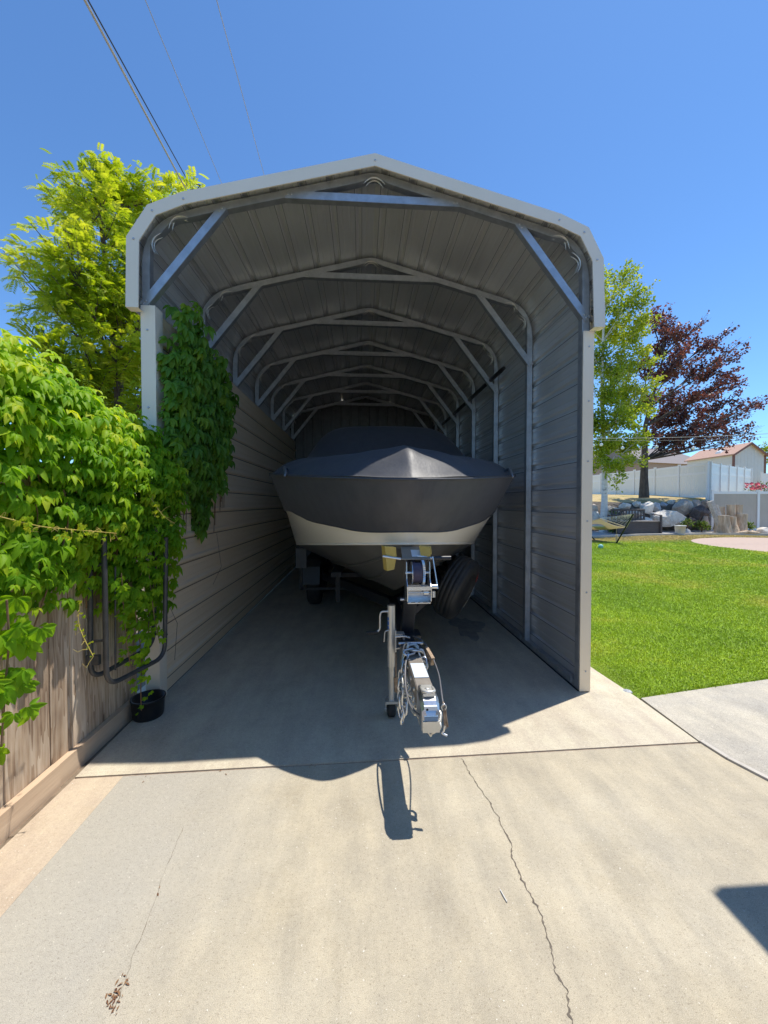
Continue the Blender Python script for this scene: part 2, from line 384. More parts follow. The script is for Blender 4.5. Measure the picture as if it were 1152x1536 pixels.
def arc_pts(pts, n=5, r=.06):
    """round the corners of a polyline"""
    pts = [Vector(p) for p in pts]; out = [pts[0]]
    for i in range(1, len(pts) - 1):
        p, a, b_ = pts[i], pts[i - 1], pts[i + 1]
        da = (a - p); db = (b_ - p); ra = min(r, da.length * .45); rb = min(r, db.length * .45)
        p0 = p + da.normalized() * ra; p1 = p + db.normalized() * rb
        for k in range(n + 1):
            t = k / n; out.append(p0 * (1 - t) ** 2 + p * 2 * t * (1 - t) + p1 * t * t)
    out.append(pts[-1]); return out

def np_mesh(name, V, Q, tint, mat, parent=None, smooth=False, origin=None):
    org = np.array(origin if origin is not None else (parent_world(parent) if parent else (0, 0, 0)))
    me = bpy.data.meshes.new(name); V = (V - org).astype(np.float32); k = Q.shape[1]
    me.vertices.add(len(V)); me.vertices.foreach_set('co', V.ravel())
    me.loops.add(Q.size); me.loops.foreach_set('vertex_index', Q.ravel().astype(np.int32))
    me.polygons.add(len(Q)); me.polygons.foreach_set('loop_start', np.arange(0, Q.size, k, dtype=np.int32))
    me.polygons.foreach_set('use_smooth', np.full(len(Q), smooth))
    a = me.attributes.new('tint', 'FLOAT', 'POINT'); a.data.foreach_set('value', tint.astype(np.float32))
    me.materials.append(MT[mat]); me.update(calc_edges=True); me.validate()
    o = bpy.data.objects.new(name, me); COL.objects.link(o)
    if parent: o.parent = parent
    else: o.location = org
    return o

def unit(a): return a / (np.linalg.norm(a, axis=-1, keepdims=True) + 1e-9)
def leaf_template(w=.5, fold=.12, droop=.3, rows=((0, .02), (.22, .75), (.5, 1.0), (.78, .6), (1, .03))):
    v = []; q = []
    for t, ww in rows:
        z = -droop * t * t
        v += [(-w / 2 * ww, t, z + fold * ww), (0, t, z), (w / 2 * ww, t, z + fold * ww)]
    for i in range(len(rows) - 1):
        a = i * 3; q += [(a, a + 1, a + 4, a + 3), (a + 1, a + 2, a + 5, a + 4)]
    return np.array(v), np.array(q)
def scatter(tv, tq, P, D, N, S):
    """copies of template tv/tq at P, y along D, z along N, size S"""
    D = unit(D); X = unit(np.cross(D, N)); N2 = np.cross(X, D)
    V = P[:, None, :] + S[:, None, None] * (tv[None, :, 0, None] * X[:, None, :] + tv[None, :, 1, None] * D[:, None, :] + tv[None, :, 2, None] * N2[:, None, :])
    n, k = len(P), len(tv)
    Q = (tq[None] + (np.arange(n) * k)[:, None, None]).reshape(-1, tq.shape[1])
    return V.reshape(-1, 3), Q, k
def rot_about(v, axis, ang):
    c = np.cos(ang)[:, None]; s_ = np.sin(ang)[:, None]
    return v * c + np.cross(axis, v) * s_ + axis * (np.sum(axis * v, 1)[:, None]) * (1 - c)
def rnd_dir(n):
    return unit(RNG.normal(size=(n, 3)))

# ------------------------------------------------------------------ ground
def structure(mb, name, mat, z=None):
    return tag(mb.build(name, mat), kind='structure')
g = MB(); g.add([(-400, -400, -.06), (400, -400, -.06), (400, 400, -.06), (-400, 400, -.06)], [(0, 1, 2, 3)])
structure(g, 'ground', 'dirt')

JY = lambda x: 2.402 + .029 * x            # the joint runs slightly askew
# driveway in front of the joint, tan strip beside it, slab under the carport
seam = [(2.255, 2.47), (2.27, 2.30), (2.335, 2.09), (2.45, 1.80), (2.66, 1.40), (3.0, .9), (3.5, .2), (4.2, -1.0), (5, -3)]
g = MB(); g.poly([(-1.395, -4), (5.2, -4)] + seam[::-1] + [(2.255, JY(2.255) - .006), (-1.395, JY(-1.395) - .006)], -.12, 0); drive = structure(g, 'driveway', 'drive')
g = MB(); g.poly([(-1.655, -4), (-1.3952, -4), (-1.3952, JY(-1.395) - .006), (-1.668, JY(-1.67) - .006)], -.12, .001); structure(g, 'driveway_strip', 'strip')
g = MB(); g.poly([(-1.668, JY(-1.67) + .006), (2.25, JY(2.25) + .006), (2.262, 3.07), (2.235, 3.6), (2.235, 10.6), (-1.9, 10.6), (-1.9, 3.3), (-1.69, 3.15)], -.12, .004); structure(g, 'carport_slab', 'slab')
g = MB(); g.add([(-1.66, JY(-1.66) - .012, -.004), (2.25, JY(2.25) - .012, -.004), (2.25, JY(2.25) + .012, -.004), (-1.66, JY(-1.66) + .012, -.004)], [(0, 1, 2, 3)]); j = structure(g, 'joint_soil', 'joint')
# stamped patio at the side
g = MB(); pat = [(2.262, 2.475), (2.28, 2.30), (2.345, 2.095), (2.46, 1.805), (2.67, 1.405), (3.01, .905), (3.51, .205), (4.21, -.995), (5.01, -3)]
g.poly(pat + [(12, -3), (12, 4.3), (7, 3.86), (4.6, 3.47), (3.68, 3.325), (3.0, 3.2), (2.55, 3.115), (2.285, 3.06)], -.12, .006); structure(g, 'patio', 'stamped')
g = MB()
for a, b_ in zip(pat[:-1], pat[1:]):
    g.bar((a[0] + .012, a[1], .0), (b_[0] + .012, b_[1], .0), .03, .024)
structure(g, 'patio_edge', 'curb')
# crack across the driveway
def ribbon(name, pts, w, mat, parent, z, jit=.012, steps=9):
    P = []
    for a, b_ in zip(pts[:-1], pts[1:]):
        for k in range(steps):
            t = k / steps; P.append((a[0] * (1 - t) + b_[0] * t, a[1] * (1 - t) + b_[1] * t))
    P.append(pts[-1]); L = []; R = []; off = 0
    for i, (x, y) in enumerate(P):
        off = off * .72 + random.gauss(0, jit); ww = w * random.choice((.35, .5, .8, 1.0, 1.5, .6))
        yo = random.gauss(0, jit * .3)
        L.append((x + off - ww / 2, y + yo, z)); R.append((x + off + ww / 2, y + yo, z))
    g = MB(); g.grid([[a, b_] for a, b_ in zip(L, R)], False, flip=True); return g.build(name, mat, parent)
cp = [tuple(atz(*p).xy) for p in [(692, 1138), (704, 1160), (728, 1190), (748, 1226), (764, 1262), (770, 1290), (792, 1335), (815, 1380), (822, 1412), (833, 1455), (850, 1500), (862, 1540)]]
cp.append((cp[-1][0] + .03, .6)); cp.append((cp[-1][0] - .02, -.5))
ribbon('crack', cp, .0060, 'crack', drive, .0015, .0035)
cp2 = [tuple(atz(*p).xy) for p in [(275, 1240), (260, 1275), (240, 1330), (215, 1400), (190, 1460), (165, 1525)]]
ribbon('crack', cp2, .0017, 'crack', drive, .0015, .0025)

# dead leaves caught in the hairline crack: stuff
tv, tq = leaf_template(.34, .10, .3)
pts = []
for cx, cy, n, s_ in ((168, 1508, 22, 9), (176, 1490, 10, 7), (187, 1468, 8, 6), (238, 1340, 4, 2), (330, 1152, 7, 16), (222, 1160, 5, 12), (470, 1143, 4, 10)):
    for k in range(n):
        p = atz(cx + random.gauss(0, s_ * .5), cy + random.gauss(0, s_)); pts.append((p.x, p.y, .0035))
pts = np.array(pts); n = len(pts); D = rnd_dir(n); D[:, 2] *= .08; N = np.tile([0, 0, 1.0], (n, 1)) + .3 * rnd_dir(n)
V, Q, k = scatter(tv, tq, pts, D, N, RNG.uniform(.006, .019, n)); V[:, 2] = np.maximum(V[:, 2], .0022)
tag(np_mesh('dry_leaves', V, Q, np.repeat(RNG.random(n), k), 'dry_leaf'), kind='stuff')
# old oil stain on the carport slab
rs = random.Random(12); oc = atz(700, 940); g = MB(); ring = []
for k in range(40):
    a = 2 * math.pi * k / 40; r = 1 + .25 * math.sin(3 * a + 1) + .14 * math.sin(7 * a) + rs.uniform(-.08, .08); ring.append((oc.x + .20 * r * math.cos(a), oc.y + .42 * r * math.sin(a), .0062))
g.add(ring, [tuple(range(40))]); g.build('oil_stain', 'oil', bpy.data.objects['carport_slab'])
# one pale scrap lying on the concrete
p = atz(755, 1345); g = MB(); g.tube([p + Vector((-.004, .025, .004)), p + Vector((0, 0, .006)), p + Vector((.006, -.025, .004))], .0022, 6)
tag(g.build('paper_scrap', 'white_print', origin=p), 'small white scrap of string lying beside the concrete crack', 'scrap')
# dirt bed between fence and concrete
g = MB(); g.poly([(-1.8, -4), (-1.657, -4), (-1.67, 2.4), (-1.69, 3.2), (-1.8, 3.3)], -.1, -.012); structure(g, 'dirt_bed', 'dirt')

# lawn, curb, gravel, paver circle, terrace
lawn_pts = [(2.237, 10.6), (2.237, 3.6), (2.265, 3.075), (2.55, 3.13), (3.0, 3.215), (3.68, 3.34), (4.6, 3.485), (7, 3.875), (12, 4.31), (40, 6), (40, 17.6), (22, 18.1), (17, 18.75), (13.5, 18.3), (9, 17.0), (2.237, 15.5)]
g = MB(); g.poly(lawn_pts, -.08, -.006); structure(g, 'lawn', 'lawn')
cl = [(-12, 13), (2, 15.4), (9, 17.0), (13.5, 18.3), (17, 18.75), (22, 18.2), (40, 17.7)]
g = MB()
for a, b_ in zip(cl[:-1], cl[1:]): g.bar((a[0], a[1] + .08, .03), (b_[0], b_[1] + .08, .03), .17, .16)
structure(g, 'curb', 'curb')
g = MB(); rows = []
for i, (x, y) in enumerate(cl): rows.append([(x, y + .1, .02), (x, 20.2, .05), (x, 21.2, .1)])
g.grid(rows, False, flip=True); structure(g, 'gravel', 'gravel')
g = MB(); g.poly([(17 + 4.05 * math.cos(t * math.pi / 24), 13.2 + 4.05 * math.sin(t * math.pi / 24)) for t in range(48)], -.05, .022); structure(g, 'paver_circle', 'paver')
g = MB(); rows = []
for x in np.linspace(-60, 70, 66):
    e = .12 * math.sin(x * .9) + .1 * math.sin(x * 2.3)
    rows.append([(x, 20.9 + e, -.05), (x, 21.4 + e, .8), (x, 22.2 + e, 1.52), (x, 22.8, 1.66 + .05 * math.sin(x)), (x, 24, 1.92), (x, 28, 2.2), (x, 40, 2.6), (x, 90, 3.2), (x, 200, 4.0)])
g.mi = 1; g.grid([r[:4] for r in rows], True, flip=True); g.mi = 0; g.grid([r[3:] for r in rows], True, flip=True); structure(g, 'terrace', ['terrace', 'soil_face'])

# grass blades
def inside(px, py, poly):
    r = np.zeros(len(px), bool); j = len(poly) - 1
    for i in range(len(poly)):
        xi, yi = poly[i]; xj, yj = poly[j]
        c = ((yi > py) != (yj > py)) & (px < (xj - xi) * (py - yi) / (yj - yi + 1e-12) + xi); r ^= c; j = i
    return r
n = 620000
d = 3.3 * (26.0 / 3.3) ** RNG.random(n); th = np.radians(np.where(RNG.random(n) < .68, RNG.uniform(24, 51, n), RNG.uniform(13, 74, n)))
r_ = d / np.maximum(.8, np.cos(th - math.radians(34))); x = r_ * np.sin(th); y = r_ * np.cos(th)
keep = inside(x, y, lawn_pts) & (np.hypot(x - 17, y - 13.2) > 4.07)
x, y = x[keep], y[keep]; n = len(x); x = x + RNG.normal(0, .014, n); y = y + RNG.normal(0, .014, n); dist = np.hypot(x, y)
wob = np.sin(x * 1.9) * np.cos(y * 1.3) + np.sin(x * .7 + y * .9)
h = RNG.uniform(.022, .052, n) * (1 + .18 * wob) * np.clip(.75 + dist / 30, .8, 1.4)
edge = np.clip((x - 2.24) / .25, .35, 1); h *= edge
w = np.maximum(.0028, .00085 * dist) * RNG.uniform(.7, 1.3, n)
ang = RNG.uniform(0, 2 * math.pi, n); lean = RNG.uniform(.1, .9, n); la = RNG.uniform(0, 2 * math.pi, n)
ca, sa = np.cos(ang), np.sin(ang)
B = np.stack([x, y, np.full(n, -.008)], 1); A = np.stack([ca, sa, np.zeros(n)], 1) * w[:, None] / 2
T1 = np.stack([np.cos(la) * lean * h * .35, np.sin(la) * lean * h * .35, h * .6], 1); T2 = np.stack([np.cos(la) * lean * h, np.sin(la) * lean * h, h * (1 - .3 * lean)], 1)
V = np.stack([B - A, B + A, B + T1 + A * .8, B + T1 - A * .8, B + T2 + A * .15, B + T2 - A * .15], 1).reshape(-1, 3)
Q = (np.array([[0, 1, 2, 3], [3, 2, 4, 5]])[None] + (np.arange(n) * 6)[:, None, None]).reshape(-1, 4)
tag(np_mesh('grass', V, Q, np.repeat(RNG.random(n), 6), 'blade'), kind='stuff')

# ------------------------------------------------------------------ carport
YF = 3.11; Y1 = 3.24; BAY = 1.09; YB = Y1 + 6 * BAY + .06
PROF = [(-1.772, 3.084), (-1.760, 3.608), (-1.606, 3.846), (-1.358, 3.951), (.111, 4.312), (1.600, 3.911), (1.826, 3.814), (1.951, 3.575), (1.972, 3.030)]
def offset(poly, d):
    """shift an open polyline to its inner side by d (mitred)"""
    out = []; P = [Vector((x, z)) for x, z in poly]
    for i, p in enumerate(P):
        ns = []
        for a, b_ in ((i - 1, i), (i, i + 1)):
            if a < 0 or b_ >= len(P): continue
            t = (P[b_] - P[a]).normalized(); ns.append(Vector((t.y, -t.x)))
        nn = sum(ns, Vector((0, 0))).normalized(); out.append(tuple(p + nn * (d / max(.4, nn.dot(ns[0])))))
    return out
def resample(poly, step):
    P = [Vector(p) for p in poly]; out = []
    acc = 0
    for a, b_ in zip(P[:-1], P[1:]):
        L = (b_ - a).length; n = max(1, int(L / step))
        for k in range(n): out.append(a.lerp(b_, k / n))
    out.append(P[-1]); return out
carport = thing('carport', 'open tall metal carport with almond fascia and galvanised frames over boat', 'carport', (.1, Y1, 0))

def corrugate(poly, pitch=.2286, phase=.1, rib_h=.021, outward=1, base=0.0):
    """flat polyline -> polyline with raised ribs; poly in any 2D plane"""
    P = [Vector(p) for p in poly]; seg = [(b_ - a).length for a, b_ in zip(P[:-1], P[1:])]; L = sum(seg)
    def evalp(s):
        for i, l in enumerate(seg):
            if s <= l or i == len(seg) - 1:
                t = (P[i + 1] - P[i]).normalized(); return P[i] + t * s, Vector((-t.y, t.x))
            s -= l
    ss = [(0.0, 0.0)]; s = phase
    while s < L - .04:
        ss += [(s - .030, 0), (s - .014, rib_h), (s + .014, rib_h), (s + .030, 0)]
        for k in (1, 2):
            m_ = s + pitch * k / 3
            if m_ < L - .04: ss += [(m_ - .012, 0), (m_ - .006, .0035), (m_ + .006, .0035), (m_ + .012, 0)]
        s += pitch
    cum = 0
    for l in seg[:-1]: cum += l; ss.append((cum, None))
    ss.append((L, 0)); ss.sort(key=lambda q: q[0]); out = []
    last = 0
    for s, h_ in ss:
        if h_ is None: h_ = last
        last = h_
        p, n_ = evalp(max(0, min(L, s))); out.append(p + n_ * (h_ + base) * outward)
    return out
# roof: inner galvalume face and painted outer skin, ribs along the length
inner = corrugate(offset(PROF, .030), phase=.115); outerp = corrugate(offset(PROF, .030), phase=.115, base=.006)
g = MB()
g.grid([[(p.x, y, p.y) for p in inner] for y in np.linspace(YF + .012, YB + .1, 9)], False)
g.mi = 1
g.grid([[(p.x, y, p.y) for p in outerp] for y in np.linspace(YF + .012, YB + .1, 3)], False, flip=True)
g.mi = 2
def rib_shade_pts(prof_fn_pts, phase, pitch=.2286):
    P = [Vector(p) for p in prof_fn_pts]; seg = [(b_ - a).length for a, b_ in zip(P[:-1], P[1:])]; L = sum(seg); s_ = phase; out = []
    while s_ < L - .04:
        for c0, c1 in ((s_ - .034, s_ - .030), (s_ + .030, s_ + .033)):
            r = []
            for c in (c0, c1):
                q = c
                for i, l in enumerate(seg):
                    if q <= l or i == len(seg) - 1: r.append(P[i].lerp(P[i + 1], q / l)); break
                    q -= l
            out.append(r)
        s_ += pitch
    return out
for a, b_ in rib_shade_pts(offset(PROF, .0325), .115):
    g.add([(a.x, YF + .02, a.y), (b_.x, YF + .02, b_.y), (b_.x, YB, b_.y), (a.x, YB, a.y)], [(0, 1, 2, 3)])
g.build('roof_panel', ['galv_sheet', 'almond', 'rib_shade'], carport)
# fascia trim
g = MB(); o1 = PROF; o2 = offset(PROF, .088); o0 = offset(PROF, -.004)
for y in (YF,):
    for i in range(len(PROF) - 1):
        a, b_, c, d_ = o0[i], o0[i + 1], o2[i + 1], o2[i]
        g.add([(a[0], y, a[1]), (b_[0], y, b_[1]), (c[0], y, c[1]), (d_[0], y, d_[1]), (a[0], y + .075, a[1]), (b_[0], y + .075, b_[1]), (c[0], y + .01, c[1]), (d_[0], y + .01, d_[1])],
              [(0, 1, 2, 3)[::-1], (0, 4, 5, 1)[::-1], (3, 2, 6, 7)[::-1], (4, 7, 6, 5)[::-1]])
a, d_ = o0[0], o2[0]; g.add([(a[0], YF, a[1]), (d_[0], YF, d_[1]), (d_[0], YF + .075, d_[1]), (a[0], YF + .075, a[1])], [(0, 1, 2, 3)])
a, d_ = o0[-1], o2[-1]; g.add([(a[0], YF, a[1]), (d_[0], YF, d_[1]), (d_[0], YF + .075, d_[1]), (a[0], YF + .075, a[1])], [(3, 2, 1, 0)])
g.mi = 1
mid = offset(PROF, .05)
for i in (1, 2, 3, 4, 5, 6, 7): g.disc((mid[i][0], YF, mid[i][1]), (0, -1, 0), [(.009, -.002), (.009, .003), (.005, .006)], 8)
g.build('fascia', ['white_trim', 'bolt'], carport)

# frames
TW = .058
def frame_outline():
    po = offset(PROF, .052); pts = [(-1.715, .03), (-1.715, po[1][1] - .06)] + po[1:-1][0:0]
    P = [(po[1][0] + .004, .03), (po[1][0] + .002, po[1][1])] + po[2:7] + [(po[7][0] - .002, po[7][1]), (po[7][0] - .004, .03)]
    return P
FO = frame_outline()
def chaikin(P, n=2, keep=(4,)):
    P = [Vector(p) for p in P]
    out = [P[0]]
    for i in range(1, len(P) - 1):
        if i in keep: r = .09
        else: r = .17
        a = P[i - 1] - P[i]; b_ = P[i + 1] - P[i]
        ra = min(r, a.length * .48); rb = min(r, b_.length * .48)
        p0 = P[i] + a.normalized() * ra; p1 = P[i] + b_.normalized() * rb
        for k in range(7):
            t = k / 6; out.append(p0 * (1 - t) ** 2 + P[i] * 2 * t * (1 - t) + p1 * t * t)
    out.append(P[-1]); return out
FOs = chaikin(FO)
FC = [Vector(FO[1]) + Vector((.035, .06)), (Vector(FO[2]) + Vector(FO[3])) * .5 + Vector((-.02, .02)), Vector(FO[4]), (Vector(FO[5]) + Vector(FO[6])) * .5 + Vector((.02, .02)), Vector(FO[7]) + Vector((-.035, .06))]
def frame_mesh(y):
    """rolled square tube with crimped (pinched) inner wall at each bend"""
    dense = resample([tuple(p) for p in FOs], .035)
    inn = offset([tuple(p) for p in dense], TW)
    rows = []
    for p, q in zip(dense, inn):
        q = Vector(q); pinch = 0
        for c in FC: pinch = max(pinch, math.exp(-((p - c).length / .085) ** 2))
        q = q.lerp(p, .42 * pinch)
        r = [(p.x, y - TW / 2, p.y), (q.x, y - TW / 2, q.y), (q.x, y + TW / 2, q.y), (p.x, y + TW / 2, p.y), (p.x, y - TW / 2, p.y)]
        rows.append(r)
    g = MB(); g.grid(rows, False, flip=False); return g
def channel(p, q, y, w=.06, dep=.05):
    """open channel brace in the plane y, web to the front and flange underneath"""
    g = MB(); p = Vector((p[0], y, p[1])); q = Vector((q[0], y, q[1]))
    d = (q - p).normalized(); n_ = Vector((-d.z, 0, d.x))
    if n_.z > 0: n_ = -n_
    g.bar(p, q, .004, w, up=n_)
    lo = n_ * (w / 2 - .001); g.bar(p + lo + Vector((0, dep / 2 + .003, 0)), q + lo + Vector((0, dep / 2 + .003, 0)), dep, .004, up=n_)
    hi = -n_ * (w / 2 - .001); g.bar(p + hi + Vector((0, dep / 2 + .003, 0)), q + hi + Vector((0, dep / 2 + .003, 0)), dep, .004, up=n_)
    g.mi = 1
    for e, s_ in ((p, 1), (q, -1)):
        for k in (.02, .05): g.disc(e + d * s_ * k + Vector((0, -.002, 0)), (0, -1, 0), [(.008, -.002), (.008, .004), (.004, .006)], 8)
    return g
def crimp(c, tang, y):
    """lips of the pinched tube wall at a bend"""
    g = MB(); t = Vector((tang[0], 0, tang[1])).normalized(); n_ = Vector((t.z, 0, -t.x))
    base = Vector((c.x, 0, c.y)) + n_ * TW * .62
    for yy, k in ((y - TW / 2 - .003, 1.0), (y - TW * .05, .8)):
        P = []
        for i in range(11):
            u = i / 10 * 2 - 1
            P.append(base + t * (.088 * k * u) + n_ * (.014 + .052 * u * u) + Vector((0, yy, 0)))
        g.tube(P, [.001 + .0075 * (1 - abs(i / 5 - 1)) ** .6 for i in range(11)], 6)
    return g
TANG = [(FC[1] - FC[0]) + Vector((0, .35)), (1, .62), (1, -.02), (1, -.68), Vector((.28, -1))]
TANG[0] = Vector((.28, 1))
proto = None
for i in range(7):
    y = Y1 + BAY * i
    if i == 0:
        e = bpy.data.objects.new('truss_frame', None); COL.objects.link(e); e.parent = carport; e.location = (0, 0, 0)
        kids = []
        kids.append(frame_mesh(y).build('frame_tube', 'galv_tube', e))
        yb = y - TW / 2 - .006
        kids.append(channel((-1.705, 3.14), (-1.075, 3.93), yb).build('knee_brace', ['galv_tube', 'bolt'], e))
        kids.append(channel((1.885, 3.13), (1.285, 3.90), yb).build('knee_brace', ['galv_tube', 'bolt'], e))
        kids.append(channel((-.60, 4.045), (.80, 4.035), yb).build('collar_tie', ['galv_tube', 'bolt'], e))
        for c, tg in zip(FC, TANG): kids.append(crimp(c, tg, y).build('crimp', 'pale_zinc', e))
        proto = (e, kids)
    else:
        e = proto[0].copy(); COL.objects.link(e); e.parent = carport; e.location = (0, BAY * i, 0)
        for kd in proto[1]:
            c = kd.copy(); COL.objects.link(c); c.parent = e

# side walls
def wall_panel(x, z0, z1, y0, y1, outward):
    poly = [(0, z0), (0, z1)]
    prof = corrugate(poly, phase=.14, outward=1)
    return [[(x + outward * abs(p.x), y, p.y) for p in prof] for y in np.linspace(y0, y1, 9)]
g = MB(); g.grid(wall_panel(1.906, .03, 3.35, Y1 - .03, YB + .05, 1), False); g.mi = 1
g.grid([[(px + .005, py, pz) for px, py, pz in r] for r in wall_panel(1.906, .03, 3.35, Y1 - .03, YB + .05, 1)], False, flip=True)
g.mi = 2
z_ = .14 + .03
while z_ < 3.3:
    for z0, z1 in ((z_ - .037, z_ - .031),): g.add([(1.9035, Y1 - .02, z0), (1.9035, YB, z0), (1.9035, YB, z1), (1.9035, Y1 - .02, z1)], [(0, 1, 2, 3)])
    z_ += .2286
g.build('wall_panel', ['galv_sheet', 'almond', 'rib_shade'], carport)
g = MB(); g.grid(wall_panel(-1.634, .025, 3.13, Y1 + .02, YB + .05, 1), False); g.mi = 1
g.grid([[(px - .005, py, pz) for px, py, pz in r] for r in wall_panel(-1.634, .025, 3.13, Y1 + .02, YB + .05, 1)], False, flip=True)
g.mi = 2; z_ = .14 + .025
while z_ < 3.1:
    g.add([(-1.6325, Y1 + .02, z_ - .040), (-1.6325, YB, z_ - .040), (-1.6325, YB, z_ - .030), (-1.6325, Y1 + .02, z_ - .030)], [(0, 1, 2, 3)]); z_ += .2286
g.build('wall_panel', ['almond_wall', 'galv_sheet', 'wall_rib_shade'], carport)['label'] = 'almond painted side wall panel lining the carport beside the vine'
# back wall, a little short of the roof so daylight shows through the ribs
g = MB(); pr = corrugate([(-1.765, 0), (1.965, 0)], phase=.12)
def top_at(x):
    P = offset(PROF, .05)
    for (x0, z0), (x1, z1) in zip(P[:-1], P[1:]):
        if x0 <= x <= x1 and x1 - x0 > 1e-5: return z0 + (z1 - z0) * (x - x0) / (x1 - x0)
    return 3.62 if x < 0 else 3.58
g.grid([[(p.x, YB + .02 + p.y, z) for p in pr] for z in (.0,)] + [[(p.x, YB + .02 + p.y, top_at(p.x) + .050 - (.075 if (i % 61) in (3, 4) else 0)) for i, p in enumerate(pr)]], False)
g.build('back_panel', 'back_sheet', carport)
g = MB(); g.bar((-1.69, Y1 + .05, 3.135), (-1.69, YB, 3.135), .115, .006); g.build('eave_light_block', 'galv_sheet', carport)  # added strip closing the eave gap so no light leaks in
# corner trims
g = MB(); g.box((-1.712, 3.195, .02), (-1.612, 3.205, 3.14)); g.box((-1.612, 3.195, .02), (-1.602, 3.312, 3.14)); g.mi = 1
for z in (.35, 1.0, 1.75, 2.35, 2.95): g.disc((-1.662, 3.195, z), (0, -1, 0), [(.009, -.002), (.009, .003), (.004, .006)], 8)
g.build('corner_trim', ['white_trim', 'bolt'], carport)
g = MB(); g.box((1.840, 3.190, .01), (1.932, 3.200, 3.03)); g.box((1.922, 3.200, .01), (1.930, 3.29, 3.03)); g.mi = 1
for z in (.18, .85, 1.45, 1.95, 2.45, 2.9): g.disc((1.890, 3.190, z), (0, -1, 0), [(.008, -.002), (.008, .003), (.004, .006)], 8)
g.build('corner_trim', ['almond', 'bolt'], carport)
for x, y0 in ((1.872, Y1 - .03), (-1.69, Y1 + .03)):
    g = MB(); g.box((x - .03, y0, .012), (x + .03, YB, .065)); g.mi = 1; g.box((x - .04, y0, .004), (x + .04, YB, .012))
    g.mi = 0
    for i in range(7):
        yy = Y1 + BAY * i + .09
        if yy < YB: g.bar((x - .034, yy, .03), (x - .034, yy, .09), .012, .012)
    g.build('base_rail', ['galv_tube', 'dark_gap'], carport)

# dark pole lying along the wall frames
g = MB(); pa, pb = Vector((1.79, 5.0, 3.30)), Vector((1.79, 8.6, 3.34)); g.tube([pa, pa.lerp(pb, .5), pb], [.028, .03, .028], 10)
g.tube([pa + Vector((0, -.12, .0)), pa], [.02, .03], 10)
tag(g.build('pole', 'black_tube', origin=pa), 'long black pole lying high along the corrugated side wall', 'pole')

# ------------------------------------------------------------------ boat
BX = .33; YT = 2.53; YS = 8.6
def lerp(a, b_, t): return a + (b_ - a) * t
def sstep(a, b_, x):
    t = max(0., min(1., (x - a) / (b_ - a))); return t * t * (3 - 2 * t)
def sheer(d):
    L = 2.0; B = 1.30
    b_ = B * max(0, 1 - (1 - min(d / L, 1)) ** 2) ** .75 - .12 * sstep(3, 6, d)
    return b_, 1.765 + .095 * min(d, 1.5) + .0 * d
def sheer_pt(v, s):
    d = v * (YS - YT); b_, z = sheer(d); return Vector((BX + s * b_, YT + d, z))
def chine_pt(v, s):
    d = v * (YS - 2.78); b_ = 1.18 * min(1, d / 2.4) ** .6 if d < 2.4 else 1.18 - .08 * sstep(3, 6, d)
    y = 2.78 + d; z = 1.6 - 61 * y / 590; z = max(z, .98)
    return Vector((BX + s * b_, y, z))
def keel_pt(v):
    d = v * (YS - 2.80); y = 2.80 + d
    z = 1.29 - .55 * (1 - math.exp(-d / .62)) * 1.08 - .06 * min(d, 3)
    return Vector((BX, y, max(z, .50)))
boat = thing('boat', 'covered motorboat with cream topsides and blunt bow on its trailer', 'boat', (BX, 5.5, 0))
vs = [(i / 44) ** 2 for i in range(45)]
def side_pt(v, s, t, out=0.0):
    a = sheer_pt(v, s); c = chine_pt(v, s); p = a.lerp(c, t)
    bul = math.sin(t * math.pi) * .035; n_ = Vector((s * .8, -.6 * (1 - min(1, v * 4)), 0)).normalized()
    return p + n_ * (bul + out)
def mirror_rows(fn, ts):
    rows = []
    for t in ts: rows.append([fn(v, -1, t) for v in vs[::-1]] + [fn(v, 1, t) for v in vs[1:]])
    return rows
g = MB(); g.grid(mirror_rows(lambda v, s, t: side_pt(v, s, t), [i / 10 for i in range(11)]), True, flip=True)
tr = [side_pt(1, -1, i / 10) for i in range(11)]
g.build('topside', 'gel_cream', boat)
def bottom(v, s, t):
    a = chine_pt(v, s); k = keel_pt(v); p = a.lerp(k, t); p.z += .05 * math.sin(t * math.pi) * min(1, v * 8) * 0 - .03 * math.sin(t * math.pi); return p
g = MB(); g.grid(mirror_rows(bottom, [i / 10 for i in range(11)]), True, flip=True)
# spray strakes
for s in (-1, 1):
    for t in (.38, .68): g.tube([bottom(v, s, t) + Vector((0, 0, -.006)) for v in vs[8:]], .012, 6)
g.build('hull_bottom', 'gel_dark', boat)
g = MB(); g.tube([side_pt(v, -1, 1.0) for v in vs[::-1]] + [side_pt(v, 1, 1.0) for v in vs[1:]], .010, 6); g.build('chine_strip', 'gel_cream', boat)
g = MB(); g.add([sheer_pt(1, -1), chine_pt(1, -1), keel_pt(1), chine_pt(1, 1), sheer_pt(1, 1)], [(0, 1, 2, 3, 4)]); g.build('transom', 'gel_cream', boat)
